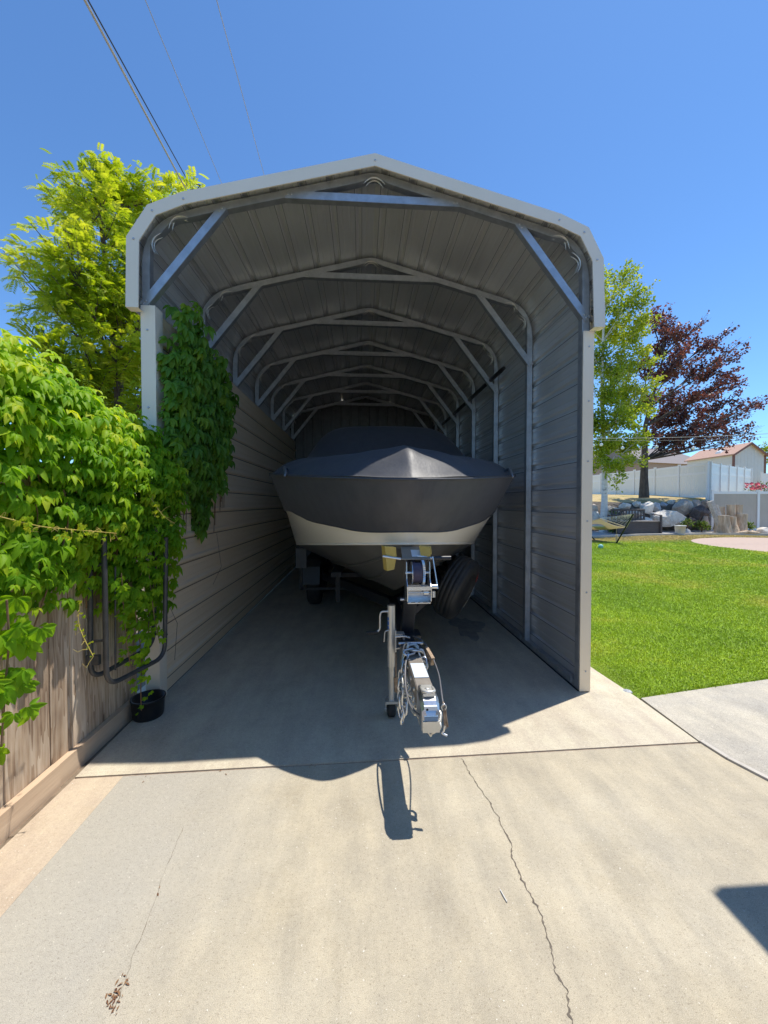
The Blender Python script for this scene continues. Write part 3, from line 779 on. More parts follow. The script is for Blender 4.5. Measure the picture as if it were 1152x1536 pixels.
# cover: one cloth with a deck part and a hanging skirt
cover = thing('boat_cover', 'navy cloth boat cover with hanging skirt stretched over the bow', 'boat cover', (BX, 5.5, 1.7))
def hem(v):
    d = v * (YS - YT); return lerp(.80, .50, sstep(0, 1.6, d)) + .012 * math.sin(d * 9)
rs = random.Random(3); wr = [(rs.uniform(2, 14), rs.uniform(0, 6), rs.uniform(.3, 1)) for _ in range(7)]
def wrk(a, b_):
    return sum(k * math.sin(f * a + p + 1.7 * b_) for f, p, k in wr) / 4
def skirt(v, s, t):
    p = side_pt(v, s, t * hem(v), .012)
    d = v * (YS - YT); fold = .010 * wrk(d * 2.6 * s + t * 2.4, t) * (.25 + .75 * t) + .004 * math.sin(d * 31 * s + t * 5) * t
    n_ = Vector((s * .8, -.6 * (1 - min(1, v * 4)), 0)).normalized()
    return p + n_ * (fold + .010 * (1 - t) ** 6)
g = MB(); g.grid(mirror_rows(skirt, [i / 12 for i in range(13)]), True, flip=True)
g.tube([skirt(v, -1, 1.0) for v in vs[::-1]] + [skirt(v, 1, 1.0) for v in vs[1:]], .006, 6)
g.tube([skirt(v, -1, .03) for v in vs[::-1]] + [skirt(v, 1, .03) for v in vs[1:]], .009, 6)
g.build('skirt', 'cover', cover)
vd = [(i / 90) ** 2 for i in range(91)]
_rim = np.array([(s * sheer(d)[0], d) for s in (-1, 1) for d in [2.2 * (i / 160) ** 2 for i in range(161)]])
def deck(v, u):
    d = v * (YS - YT); b_, r = sheer(d); b_ += .012; x = u * b_
    e = min(float(np.min(np.hypot(_rim[:, 0] - x, _rim[:, 1] - d))), b_ * (1 - abs(u)) if d > 1.5 else 9)
    z = r + .195 * (1 - math.exp(-(max(0, e - .012) / .16) ** 1.2))
    z += .02 * math.exp(-(x / .07) ** 2) * sstep(.0, .2, d) * (1 - sstep(.5, 1.4, d)) + .025 * (1 - min(1, abs(x) / .5)) * sstep(.05, .25, d)
    z -= .05 * sstep(.45, 1.2, d) * (1 - abs(u) ** 2)
    z += .56 * sstep(1.9, 2.75, d) * (1 - min(1, abs(x) / 1.08) ** 5) - .10 * sstep(3.2, 6, d) * (1 - u * u)
    z += .011 * wrk(d * 2.0, x * 3) * min(1, e / .1) + .005 * math.sin(9 * abs(x) + d * 11) * min(1, e / .15) * (1 - sstep(.4, 1.2, d))
    return Vector((BX + x, YT + d - .012 * (1 - min(1, d)), z))
us = [math.sin((i / 40 * 2 - 1) * math.pi / 2) for i in range(41)]
g = MB(); g.grid([[deck(v, u) for u in us] for v in vd], True, flip=False); g.build('deck_cloth', 'cover', cover)
# tie-down buckles near the bow shoulders
for s in (-1, 1):
    v = .155; p = deck(v, s * .95); q = deck(v - .02, s * .97)
    g = MB(); g.tube([p + Vector((0, .05, .03)), p + Vector((s * .02, 0, .04)), q + Vector((s * .03, -.03, .012)), q + Vector((s * .035, -.06, -.02))], [.010, .016, .014, .008], 8)
    g.build('tie_loop', 'tower', cover)

# ------------------------------------------------------------------ trailer
TX = .345
trailer = thing('boat_trailer', 'black boat trailer with silver coupler, winch post and wheel jack', 'trailer', (TX, 4.5, 0))
g = MB(); g.bar((TX, 2.60, .545), (TX, 4.3, .50), .10, .11, bev=.008)
g.bar((TX - .10, 2.98, .60), (TX + .10, 2.98, .60), .16, .02); 
g.bar((TX, 4.3, .50), (TX - .9, 6.0, .50), .08, .11, bev=.006); g.bar((TX, 4.3, .50), (TX + .9, 6.0, .50), .08, .11, bev=.006)
for s in (-1, 1): g.bar((TX + s * .9, 6.0, .50), (TX + s * .9, 8.5, .50), .08, .11, bev=.006)
for y in (6.4, 7.7): g.bar((TX - .95, y, .44), (TX + .95, y, .44), .07, .07)
g.build('trailer_frame', 'black_steel', trailer)
g = MB(); g.bar((TX, 2.08, .548), (TX, 2.62, .546), .094, .10, bev=.006); g.mi = 1
g.bar((TX, 2.22, .6005), (TX, 2.42, .6005), .084, .003); g.mi = 2
for y in (2.20, 2.34, 2.50): g.disc((TX - .047, y, .545), (-1, 0, 0), [(.014, -.002), (.014, .003), (.007, .006)], 8)
g.build('tongue', ['brown_plate', 'label', 'zinc'], trailer)
# hinge plate of the folding tongue
g = MB(); g.box((TX - .07, 2.58, .48), (TX + .07, 2.78, .611)); g.box((TX - .045, 2.60, .611), (TX + .05, 2.76, .622)); g.mi = 1
g.tube([(TX - .085, 2.72, .62), (TX + .085, 2.72, .62)], .012, 8); g.tube(arc_pts([(TX - .10, 2.80, .64), (TX - .04, 2.78, .65), (TX + .0, 2.76, .645)], 4, .02), .008, 6)
g.build('hinge_plate', ['black_steel', 'zinc'], trailer)
# coupler
ce = MB()
rows = []
for y, w, h0, h1 in ((2.12, .046, .49, .606), (2.04, .049, .485, .612), (1.99, .050, .475, .612), (1.955, .048, .465, .600), (1.93, .045, .462, .575), (1.915, .038, .465, .545)):
    rows.append([(TX - w, y, h0), (TX - w, y, h1 - .018), (TX - w + .016, y, h1), (TX + w - .016, y, h1), (TX + w, y, h1 - .018), (TX + w, y, h0)])
ce.grid(rows, False, flip=True); ce.add(rows[-1], [tuple(range(6))]); ce.add([rows[0][0], rows[-1][0], rows[-1][-1], rows[0][-1]], [(0, 1, 2, 3)])
coup = ce.build('coupler', 'zinc', trailer)
g = MB(); g.bar((TX, 2.08, .617), (TX, 1.97, .621), .062, .014, bev=.004); g.tube(arc_pts([(TX - .03, 2.05, .622), (TX - .032, 1.985, .633), (TX, 1.968, .636), (TX + .032, 1.985, .633), (TX + .03, 2.05, .622)], 4, .02), .008, 8)
g.disc((TX + .0, 2.03, .622), (0, 0, 1), [(.014, 0), (.014, .006), (.008, .009)], 12)
g.build('latch', 'pale_zinc', coup)
g = MB(); g.box((TX - .033, 1.925, .545), (TX + .033, 1.945, .585)); g.mi = 1; g.box((TX - .034, 1.911, .520), (TX + .034, 1.925, .543)); g.mi = 2
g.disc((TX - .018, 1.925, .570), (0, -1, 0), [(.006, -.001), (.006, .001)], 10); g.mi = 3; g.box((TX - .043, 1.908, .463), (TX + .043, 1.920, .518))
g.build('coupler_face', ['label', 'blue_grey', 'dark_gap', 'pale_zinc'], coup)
# chain helper
def chain(path, link=.062, wire=.0074, seed=0):
    P = [Vector(p) for p in path]; seg = [(b_ - a).length for a, b_ in zip(P[:-1], P[1:])]; L = sum(seg)
    def ev(s):
        for i, l in enumerate(seg):
            if s <= l or i == len(seg) - 1: return P[i].lerp(P[i + 1], min(1, s / max(l, 1e-6))), (P[i + 1] - P[i]).normalized()
            s -= l
    g = MB(); s = 0; i = seed
    while s < L:
        c, d = ev(s); a = d.orthogonal().normalized(); a = Matrix.Rotation(i * math.pi / 2 + .35 * math.sin(i * 1.7), 3, d) @ a
        pts = []
        for k in range(12):
            t = 2 * math.pi * k / 12; e = link * .30 if True else 0
            pts.append(c + d * (math.cos(t) * link * .36 + (e if math.cos(t) > 0 else -e) * .9) + a * (math.sin(t) * link * .34))
        g.tube(pts, wire, 5, closed=True); s += link * .86; i += 1
    return g
def sag(a, b_, drop, n=14):
    a = Vector(a); b_ = Vector(b_); return [a.lerp(b_, k / n) - Vector((0, 0, drop * 4 * (k / n) * (1 - k / n))) for k in range(n + 1)]
x0 = TX - .075
chain([(TX + .066, 2.52, .50), (TX + .064, 2.55, .58), (TX + .045, 2.56, .622), (TX, 2.55, .63), (TX - .045, 2.54, .625), (TX - .066, 2.52, .58), (TX - .088, 2.49, .50), (TX - .10, 2.46, .38), (TX - .098, 2.44, .30), (TX - .09, 2.43, .245), (TX - .078, 2.44, .30), (TX - .068, 2.46, .40), (TX - .062, 2.50, .49)]).build('safety_chain', 'zinc', trailer)
chain([(TX + .062, 2.58, .52), (TX + .06, 2.60, .60), (TX + .02, 2.61, .634), (TX - .05, 2.60, .63), (TX - .07, 2.57, .56), (TX - .072, 2.44, .47), (TX - .04, 2.20, .43), (TX + .005, 2.03, .40), (TX + .045, 2.02, .43), (TX + .058, 2.06, .47)], seed=1).build('safety_chain', 'pale_zinc', trailer)
# cables and breakaway hook
g = MB(); g.tube(arc_pts([(TX + .0, 2.62, .63), (TX - .06, 2.50, .61), (TX - .09, 2.30, .53), (TX - .085, 2.08, .50), (TX - .045, 1.96, .52)], 6, .12), .0055, 8); g.build('brake_cable', 'rope_steel', trailer)
g = MB(); g.tube(arc_pts([(TX + .03, 2.84, .63), (TX + .09, 2.68, .65), (TX + .125, 2.48, .58), (TX + .115, 2.28, .58), (TX + .085, 2.08, .585), (TX + .075, 1.99, .57)], 6, .12), .0042, 8)
g.mi = 1; g.bar((TX + .09, 2.62, .61), (TX + .115, 2.50, .575), .022, .055)
g.tube([(TX + .076, 1.99, .575), (TX + .074, 1.97, .555)], .005, 6); g.mi = 2
hk = Vector((TX + .076, 1.97, .222))
g.tube([hk + Vector((.012 * math.cos(t), 0, .335 + .016 * math.sin(t))) for t in [k * math.pi / 6 for k in range(12)]], .003, 6, closed=True)
g.mi = 1; g.bar(hk + Vector((0, 0, .325)), hk + Vector((.004, -.02, .235)), .010, .008); g.bar(hk + Vector((.008, .004, .325)), hk + Vector((.016, -.016, .24)), .006, .006)
g.mi = 2; g.tube(arc_pts([hk + Vector((0, -.02, .25)), hk + Vector((-.006, -.022, .222)), hk + Vector((-.018, -.022, .215)), hk + Vector((.01, -.03, .205))], 3, .01), .006, 6)
g.build('breakaway_cable', ['rope_steel', 'rust', 'zinc'], trailer)
g = MB(); g.tube(sag((TX - .10, 2.78, .53), (TX - .10, 2.76, .36), 0), .005, 6); g.mi = 1; g.bar((TX - .10, 2.76, .365), (TX - .095, 2.75, .265), .035, .02, bev=.004); g.build('wiring_plug', ['rust', 'rust'], trailer)
# wheel jack
jx, jy = .222, 2.90
jk = MB(); jk.tube([(jx, jy, .12), (jx, jy, .395)], .0225, 16); jk.tube([(jx, jy, .385), (jx, jy, .845)], .029, 18); jk.mi = 1; jk.tube([(jx, jy, .845), (jx, jy, .856)], .027, 18)
jack = jk.build('jack', ['pale_zinc', 'black_steel'], trailer)
g = MB(); g.tube(arc_pts([(jx - .02, jy - .01, .80), (jx - .075, jy - .01, .80), (jx - .085, jy - .01, .775), (jx - .085, jy - .01, .665), (jx - .115, jy - .01, .645)], 5, .022), .0075, 8); g.mi = 1
g.tube([(jx - .10, jy - .01, .646), (jx - .185, jy - .01, .642)], .012, 10); g.build('crank_handle', ['pale_zinc', 'rubber'], jack)
g = MB(); g.bar((jx + .03, jy, .63), (jx + .09, jy, .63), .07, .012); g.bar((jx + .03, jy, .53), (jx + .09, jy, .53), .07, .012); g.bar((jx + .09, jy, .525), (jx + .09, jy, .635), .07, .012); g.bar((jx + .03, jy, .50), (jx + .03, jy, .66), .05, .01)
g.tube(arc_pts([(jx - .02, jy - .03, .665), (jx - .05, jy - .03, .66), (jx - .056, jy - .03, .58)], 4, .015), .005, 6); g.build('bracket', 'pale_zinc', jack)
g = MB(); g.tube([(jx - .0295 * math.cos(a), jy - .0295 * math.sin(a), .775) for a in (.2, .3)], .001, 4)
for z0, z1 in ((.735, .758), (.70, .728), (.672, .692)):
    vs_ = []
    for a in np.linspace(.05, .85, 6): vs_.append([(jx - .0297 * math.cos(a), jy - .0297 * math.sin(a), z0), (jx - .0297 * math.cos(a), jy - .0297 * math.sin(a), z1)])
    g.grid(vs_, True, flip=True)
g.build('decal', 'blue', jack)
g = MB(); g.box((jx - .045, jy - .04, .118), (jx + .045, jy + .04, .135)); g.bar((jx - .042, jy, .125), (jx - .042, jy + .01, .055), .05, .006, up=(1, 0, 0)); g.bar((jx + .042, jy, .125), (jx + .042, jy + .01, .055), .05, .006, up=(1, 0, 0)); g.tube([(jx - .05, jy + .01, .062), (jx + .05, jy + .01, .062)], .008, 8); g.build('caster_fork', 'pale_zinc', jack)
g = MB(); g.disc((jx, jy + .01, .062), (1, 0, 0), [(.02, -.032), (.045, -.03), (.058, -.022), (.058, .022), (.045, .03), (.02, .032)], 24); g.build('caster_wheel', 'rubber', jack)
# winch post, winch, bow stop
g = MB(); g.bar((TX + .005, 3.02, .60), (TX + .03, 2.76, 1.21), .095, .085, up=(0, -1, 0), bev=.006); g.mi = 1
for s in (-.055, .06): g.tube([(TX + .02 + s, 2.84, .90), (TX + .02 + s * 1.5, 2.84, .90)], .012, 8)
g.build('winch_post', ['black_steel', 'zinc'], trailer)
wx, wy, wz = TX + .035, 2.66, 1.075
we = MB()
for s in (-1, 1):       # side plates
    x = wx + s * .078
    P = [(-.02, -.13), (-.11, -.12), (-.115, -.03), (-.06, .02), (-.05, .13), (.03, .14), (.03, -.13)]
    vs1 = [(x - .0025, wy + a, wz + b_) for a, b_ in P]; vs2 = [(x + .0025, wy + a, wz + b_) for a, b_ in P]; n = len(P)
    we.add(vs1 + vs2, [tuple(range(n)), tuple(range(n, 2 * n))[::-1]] + [(i, n + i, n + (i + 1) % n, (i + 1) % n) for i in range(n)])
we.box((wx - .076, wy - .105, wz - .135), (wx + .076, wy + .03, wz - .128)); we.box((wx - .076, wy - .01, wz - .128), (wx + .076, wy - .004, wz - .03))
we.box((wx - .083, wy - .118, wz - .036), (wx + .083, wy - .104, wz - .020)); we.tube([(wx - .08, wy - .08, wz - .045), (wx + .08, wy - .08, wz - .045)], .010, 10); we.tube([(wx - .08, wy - .06, wz - .072), (wx + .08, wy - .06, wz - .072)], .007, 10)
we.disc((wx + .05, wy - .06, wz - .072), (1, 0, 0), [(.022, -.016), (.022, .016)], 14); we.tube([(wx + .075, wy - .07, wz - .03), (wx + .125, wy - .07, wz - .03)], .016, 10); we.tube([(wx + .10, wy - .075, wz - .06), (wx + .10, wy - .075, wz - .10)], .012, 8)
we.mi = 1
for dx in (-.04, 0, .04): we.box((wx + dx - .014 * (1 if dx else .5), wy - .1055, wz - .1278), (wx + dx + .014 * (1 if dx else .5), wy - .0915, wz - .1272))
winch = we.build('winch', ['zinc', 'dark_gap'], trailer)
dc = (wx - .008, wy - .02, wz + .055)
g = MB(); g.disc(dc, (1, 0, 0), [(.068, -.032), (.068, .032)], 28); g.build('strap', 'webbing', winch)
g = MB(); g.disc((dc[0] - .034, dc[1], dc[2]), (1, 0, 0), [(.078, -.002), (.078, .002)], 28); g.tube([(wx - .085, dc[1], dc[2]), (wx + .085, dc[1], dc[2])], .010, 10); g.build('drum', 'zinc', winch)
g = MB(); n = 72; P = [(.086 if k % 2 else .079) for k in range(n)]
vs1 = []
for x in (dc[0] + .034, dc[0] + .050):
    for k in range(n):
        t = 2 * math.pi * k / n; vs1.append((x, dc[1] + P[k] * math.cos(t), dc[2] + P[k] * math.sin(t)))
g.add(vs1, [tuple(range(n))[::-1], tuple(range(n, 2 * n))] + [(k, (k + 1) % n, n + (k + 1) % n, n + k) for k in range(n)]); g.build('gear', 'zinc', winch)
g = MB(); g.bar((wx + .128, wy - .07, wz - .045), (wx + .100, wy - .03, wz + .165), .006, .026, up=(0, 1, 0)); g.mi = 1; g.tube([(wx + .10, wy - .03, wz + .155), (wx + .225, wy - .03, wz + .155)], .015, 12)
g.build('winch_handle', ['zinc', 'black_steel'], winch)
g = MB(); g.tube([(dc[0], dc[1] + .06, dc[2] + .03), (TX, 2.78, 1.245)], .012, 6); g.build('strap_line', 'webbing', winch)
# plate over the post top with its sticker, and yellow bow blocks
bs = bpy.data.objects.new('bow_stop', None); COL.objects.link(bs); bs.parent = trailer
g = MB(); g.add([(wx - .105, wy - .02, 1.225), (wx + .09, wy - .02, 1.225), (wx + .065, wy + .12, 1.29), (wx - .10, wy + .12, 1.29), (wx - .105, wy - .02, 1.218), (wx + .09, wy - .02, 1.218), (wx + .065, wy + .12, 1.283), (wx - .10, wy + .12, 1.283)],
               [(0, 1, 2, 3), (4, 7, 6, 5), (0, 4, 5, 1), (1, 5, 6, 2), (3, 2, 6, 7), (0, 3, 7, 4)]); g.mi = 1
g.add([(wx - .035, wy + .0, 1.2363), (wx + .055, wy + .0, 1.2363), (wx + .045, wy + .08, 1.2737), (wx - .035, wy + .08, 1.2737)], [(0, 1, 2, 3)])
g.build('cover_plate', ['brown_plate', 'label'], bs)
for s, dx in ((-1, -.15), (1, .085)):
    g = MB(); q = Vector((TX + dx, 2.70, 1.25)); h_ = 1 if s < 0 else .3
    A = [q + Vector((-.035, -.02, .055)), q + Vector((.04, -.03, .05)), q + Vector((.045, -.03, -.01 * h_)), q + Vector((.028, -.04, -.10 * h_)), q + Vector((-.02, -.04, -.11 * h_))]
    Bk = [p + Vector((s * .02, .07, 0)) for p in A]; n = 5
    g.add(A + Bk, [tuple(range(n))[::-1], tuple(range(n, 2 * n))] + [(i, (i + 1) % n, n + (i + 1) % n, n + i) for i in range(n)]); g.mi = 1
    g.tube([q + Vector((-.05, -.03, -.01)), q + Vector((.075, -.035, -.03))], .009, 8)
    g.build('bow_block', ['yellow_rubber', 'zinc'], bs)
# spare wheel in a printed cover
sp = at(685, 881, 3.72); an = Vector((.79, -.50, -.38)).normalized()
g = MB(); g.disc(sp, an, [(.10, -.100), (.22, -.108), (.275, -.100), (.298, -.085), (.306, -.066), (.301, -.063), (.301, -.058), (.309, -.054), (.311, -.026), (.306, -.023), (.306, -.016), (.312, -.012), (.312, .018), (.306, .022), (.306, .029), (.311, .033), (.308, .056), (.303, .060), (.302, .066), (.303, .072), (.290, .090), (.272, .098), (.215, .108), (.19, .100), (.185, .085), (.12, .080), (.02, .082)], 48)
spare = g.build('spare_wheel', 'vinyl_black', trailer)
e1 = an.cross(Vector((0, 0, 1))).normalized(); e2 = e1.cross(an)
def onface(r, a, h=.112): return sp + an * h + (e1 * math.cos(a) + e2 * math.sin(a)) * r
def prof_h(r):
    pr_ = [(.02, .110), (.12, .110), (.215, .108), (.272, .098), (.303, .068), (.312, .03)]
    for (r0, h0), (r1, h1) in zip(pr_[:-1], pr_[1:]):
        if r0 <= r <= r1: return h0 + (h1 - h0) * (r - r0) / (r1 - r0)
    return .03
def stroke(g, p, q, w):
    """p,q = (radius, angle) on the cover face"""
    N_ = 4
    L = []; R = []
    for k in range(N_ + 1):
        t = k / N_; r = lerp(p[0], q[0], t); a = lerp(p[1], q[1], t); 
        dr, da = q[0] - p[0], (q[1] - p[1]) * r; ln = math.hypot(dr, da) + 1e-6; ox, oy = -da / ln * w / 2, dr / ln * w / 2
        ra, rb = min(.306, r + ox), min(.306, r - ox)
        L.append(onface(ra, a + oy / r, prof_h(ra) + .003)); R.append(onface(rb, a - oy / r, prof_h(rb) + .003))
    g.grid([[a, b_] for a, b_ in zip(L, R)], False); g.grid([[a, b_] for a, b_ in zip(L, R)], False, flip=True)
def face_angle(px, py):
    best = None
    for k in range(360):
        a = k * math.pi / 180; w = onface(.28, a, .09); v = np.array(w) - CAM; z = v @ FW
        x, y = 576 + F * (v @ RT) / z, 768 - F * (v @ UP) / z; d = (x - px) ** 2 + (y - py) ** 2
        if best is None or d < best[0]: best = (d, a)
    return best[1]
a0 = face_angle(692, 910); a1 = face_angle(708, 875); ar = face_angle(716, 862)
da = (a1 - a0 + math.pi) % (2 * math.pi) - math.pi
g = MB(); rs = random.Random(5)
for k in range(11):
    t = k / 10; a = a0 + da * (t * 1.05 - .1); r0 = .205 + .01 * rs.random(); r1 = .292
    stroke(g, (r0 - .015, a), (r1, a + da * (.10 + .08 * rs.random())), .017)
    if k % 2 == 0: stroke(g, (r0 + .03 * rs.random(), a), (r0 + .045, a + da * .16), .012); stroke(g, (r0 + .09, a), (r0 + .10, a + da * .12), .012)
stroke(g, (.30, a0 - da * .30), (.21, a0 + da * .25), .014)
g.build('lettering', 'white_print', spare)
g = MB(); stroke(g, (.20, ar), (.30, ar + da * .10), .075); g.build('emblem', 'red_print', spare)
g = MB(); g.bar((TX + .05, 3.55, .55), sp - an * .11, .05, .05); g.build('spare_bracket', 'black_steel', trailer)
# road wheels, fenders, bunks
for s in (-1, 1):
    for yy in (6.3, 7.1):
        c = Vector((TX + s * 1.08, yy, .33)); g = MB(); g.disc(c, (s, 0, 0), [(.18, -.10), (.29, -.10), (.325, -.07), (.33, 0), (.325, .07), (.29, .10), (.18, .10)], 32); w_ = g.build('road_wheel', 'rubber', trailer)
        g = MB(); g.disc(c + Vector((s * .085, 0, 0)), (s, 0, 0), [(.185, 0), (.17, .02), (.06, .005), (.04, .03)], 24); g.build('rim', 'black_steel', w_)
    g = MB(); P = [(5.80, .42), (5.86, .66), (6.0, .74), (7.4, .74), (7.55, .66), (7.6, .42)]; x0, x1 = TX + s * .96, TX + s * 1.22
    g.grid([[(x0, a, b_), (x1, a, b_)] for a, b_ in P], False); g.grid([[(x0, a, b_ - .012), (x1, a, b_ - .012)] for a, b_ in P], False, flip=True); g.build('fender', 'fender', trailer)
    g = MB(); g.bar((TX + s * .62, 4.3, .82), (TX + s * .62, 8.3, .66), .11, .05); g.bar((TX + s * .62, 4.6, .80), (TX + s * .62, 4.6, .45), .05, .05); g.bar((TX + s * .62, 7.2, .70), (TX + s * .62, 7.2, .45), .05, .05); g.build('bunk', 'rubber', trailer)
g = MB(); p = at(452, 836, 5.3); g.box((p.x - .07, 5.28, p.z - .14), (p.x + .07, 5.32, p.z + .12)); g.mi = 1; g.bar((p.x, 5.30, p.z - .14), (p.x, 5.30, .44), .03, .03); g.bar((p.x - .01, 5.30, .455), (TX - .55, 5.30, .455), .03, .03); g.build('guide_board', ['fender', 'rubber'], trailer)

# ------------------------------------------------------------------ fence and things on the left
wf = thing('wooden_fence', 'weathered cedar plank fence half buried under green creeper', 'fence', (-1.75, 1, 0))
rs = random.Random(21); g = MB(); y = -3.0
while y < 3.08:
    w = rs.uniform(.132, .146); g.tint = .02 + .96 * rs.random(); o_ = rs.uniform(-.006, .006)
    g.box((-1.775 + o_, y, -.03), (-1.752 + o_, y + w, 1.82 + rs.uniform(-.012, .012))); y += w + rs.choice((.002, .004, .008, .003))
g.build('plank', 'fence_wood', wf)['label'] = 'row of weathered vertical cedar planks'
for z in (.35, 1.0, 1.6):
    g = MB(); g.box((-1.82, -3, z), (-1.779, 3.1, z + .09)); g.build('rail', 'kick', wf)
for yy in (-2.2, .3, 2.9):
    g = MB(); g.box((-1.91, yy, -.05), (-1.822, yy + .09, 1.86)); g.build('post', 'kick', wf)
g = MB(); g.box((-1.744, -3, -.03), (-1.702, 2.295, .125)); g.box((-1.752, 2.30, -.03), (-1.712, 3.15, .118)); g.build('kickboard', 'kick', wf)

# bent-tube rack
rk = thing('tube_rack', 'grey bent tube rack hanging beside the fence end behind creeper', 'rack', at(205, 1000, 2.8))
def U(pxs, Ys, r, top):
    P = [at(px, py, Y) for (px, py), Y in zip(pxs, Ys)]; P[0].z = top; P[-1].z = top - .05
    return arc_pts(P, 7, .10)
for pxs, Ys in (([(157, 880), (160, 1030), (247, 985), (250, 880)], [2.52, 2.52, 2.98, 2.98]), ([(136, 880), (136, 1020), (230, 968), (234, 880)], [2.56, 2.56, 3.03, 3.03])):
    P = U(pxs, Ys, .014, 1.40); g = MB(); g.tube(P, .0155, 12); g.build('bent_tube', 'rack', rk)
for (a, Ya), (b_, Yb) in ((((157, 845), 2.52), ((136, 850), 2.56)), (((159, 960), 2.52), ((137, 962), 2.56)), (((250, 952), 2.98), ((233, 951), 3.03))):
    g = MB(); g.tube([at(*a, Ya), at(*b_, Yb)], .010, 8); g.build('rung', 'rack', rk)
g = MB(); q = at(142, 990, 2.56); g.box((q.x - .05, 2.55, q.z - .03), (q.x + .03, 2.575, q.z + .03)); g.tube([at(173, 850, 2.62), at(173, 1005, 2.62)], .006, 6); g.build('hook_plate', 'rack', rk)
# black tub
pc = atz(222, 1060); pc = Vector((-1.60, 3.02, .0)); g = MB()
g.disc((pc.x, pc.y, 0), (0, 0, 1), [(.096, .004), (.104, .02), (.112, .138), (.118, .141), (.118, .150), (.108, .150), (.098, .05), (.02, .045)], 32)
tag(g.build('tub', 'pot', origin=pc), 'low round black plastic tub at the foot of the carport post', 'tub')

# creeper leaves
tvc, tqc = leaf_template(.46, .15, .40)
def palmate(P, N, DN, S, tint):
    """five-leaflet leaves: P base, N normal, DN hanging direction"""
    Vs = []; Qs = []; Ts = []; base = 0
    N = unit(N); DN = unit(DN - N * np.sum(DN * N, 1)[:, None])
    for ang, sc in ((-1.35, .62), (-.68, .88), (0, 1.0), (.68, .88), (1.35, .62)):
        n = len(P); D = rot_about(DN, N, np.full(n, ang) + RNG.normal(0, .1, n))
        D = D - N * (RNG.random(n) * .3)[:, None]; NN = N + .18 * rnd_dir(n)
        V, Q, k = scatter(tvc, tqc, P + D * (S * .06)[:, None], D, NN, S * sc * RNG.uniform(.85, 1.1, n))
        Vs.append(V); Qs.append(Q + base); base += len(V); Ts.append(np.repeat(np.clip(tint + RNG.normal(0, .05, n), 0, 1), k))
    return np.concatenate(Vs), np.concatenate(Qs), np.concatenate(Ts)
def cat(parts):
    base = 0; V = []; Q = []; T = []
    for v, q, t in parts: V.append(v); Q.append(q + base); T.append(t); base += len(v)
    return np.concatenate(V), np.concatenate(Q), np.concatenate(T)
def fbm(x, y): return np.sin(x * 3.1 + 1.3 * np.sin(y * 2.3)) * .5 + np.sin(y * 4.7 + x * 1.7) * .3 + np.sin(x * 9.1 - y * 6.3) * .2

vine = thing('creeper', 'bright sunlit creeper with five-fingered leaves spilling over the plank fence', 'creeper', (-1.7, 2.2, 0))
def vine_surface(n, depth):
    Y = RNG.uniform(.7, 3.32, n); s = RNG.random(n)
    top = 2.38 - .18 * (Y - 1.87) + .05 * fbm(Y * 2, s * 3)
    bot = np.interp(Y, [.7, 1.6, 1.72, 1.85, 2.0, 2.25, 2.4, 2.65, 2.8, 3.0, 3.2, 3.32], [.7, .75, .72, 1.0, 1.13, 1.05, 1.16, 1.02, .78, .72, .78, 1.0]) + RNG.normal(0, .05, n)
    sx = np.interp(s, [0, .12, .24, .38, .55, .8, 1], [-2.05, -1.88, -1.72, -1.58, -1.50, -1.58, -1.67])
    sz = np.interp(s, [0, .12, .24, .38, .55, .8, 1], [.93, .985, 1.0, .94, .74, .36, 0])
    nx = np.interp(s, [0, .24, .38, .55, .8, 1], [-.3, .15, .6, .9, .95, .9]); nz = np.interp(s, [0, .24, .38, .55, .8, 1], [.95, .95, .8, .45, .2, .0])
    bulge = .07 * fbm(Y * 1.6, s * 5) + .09 * np.clip((Y - 2.7) / .4, 0, 1) * np.clip((s - .4) / .3, 0, 1)
    z = bot + (top - bot) * sz; x = sx + bulge * nx
    P = np.stack([x - depth * nx, Y, z - depth * nz], 1); N = unit(np.stack([nx, -.25 + 0 * nx, nz], 1))
    return P, N, s, Y
parts = []
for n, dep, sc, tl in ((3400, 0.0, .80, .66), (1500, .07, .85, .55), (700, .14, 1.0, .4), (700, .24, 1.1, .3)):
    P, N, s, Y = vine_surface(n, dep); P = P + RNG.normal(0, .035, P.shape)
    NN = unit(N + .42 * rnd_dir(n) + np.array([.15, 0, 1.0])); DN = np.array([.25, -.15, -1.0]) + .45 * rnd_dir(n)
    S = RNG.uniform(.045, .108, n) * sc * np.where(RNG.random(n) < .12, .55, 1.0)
    tint = np.clip(tl + .28 * fbm(Y * 2.5, s * 7) + .55 * np.clip(.55 - s, -.2, .5) + RNG.normal(0, .13, n), 0, 1)  # upper leaves tinted yellower, sunlight on the top put into their colour
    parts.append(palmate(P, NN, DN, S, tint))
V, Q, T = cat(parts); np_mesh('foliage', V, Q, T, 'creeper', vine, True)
# hanging strand in front of the rack
strand = [at(196, 880, 2.75), at(205, 930, 2.78), at(213, 985, 2.8), at(211, 1030, 2.82), at(212, 1066, 2.86)]
strand3 = [at(182, 860, 2.62), at(186, 920, 2.64), at(190, 965, 2.66), at(196, 1000, 2.7)]
strand4 = [at(235, 850, 2.95), at(226, 905, 2.95), at(222, 950, 2.93)]
strand2 = [at(222, 850, 2.86), at(232, 930, 2.9), at(240, 965, 2.9)]
sh1 = [at(-20, 770, 1.62), at(60, 790, 1.74), at(115, 795, 1.95), at(175, 800, 2.3)]
sh2 = [at(120, 905, 2.12), at(116, 935, 2.12), at(128, 962, 2.10), at(140, 985, 2.10)]
sh3 = [at(225, 745, 2.75), at(245, 775, 2.7), at(262, 785, 2.75)]
left_str = [at(10, 900, 1.60), at(14, 960, 1.62), at(8, 1030, 1.64), at(2, 1120, 1.66)]
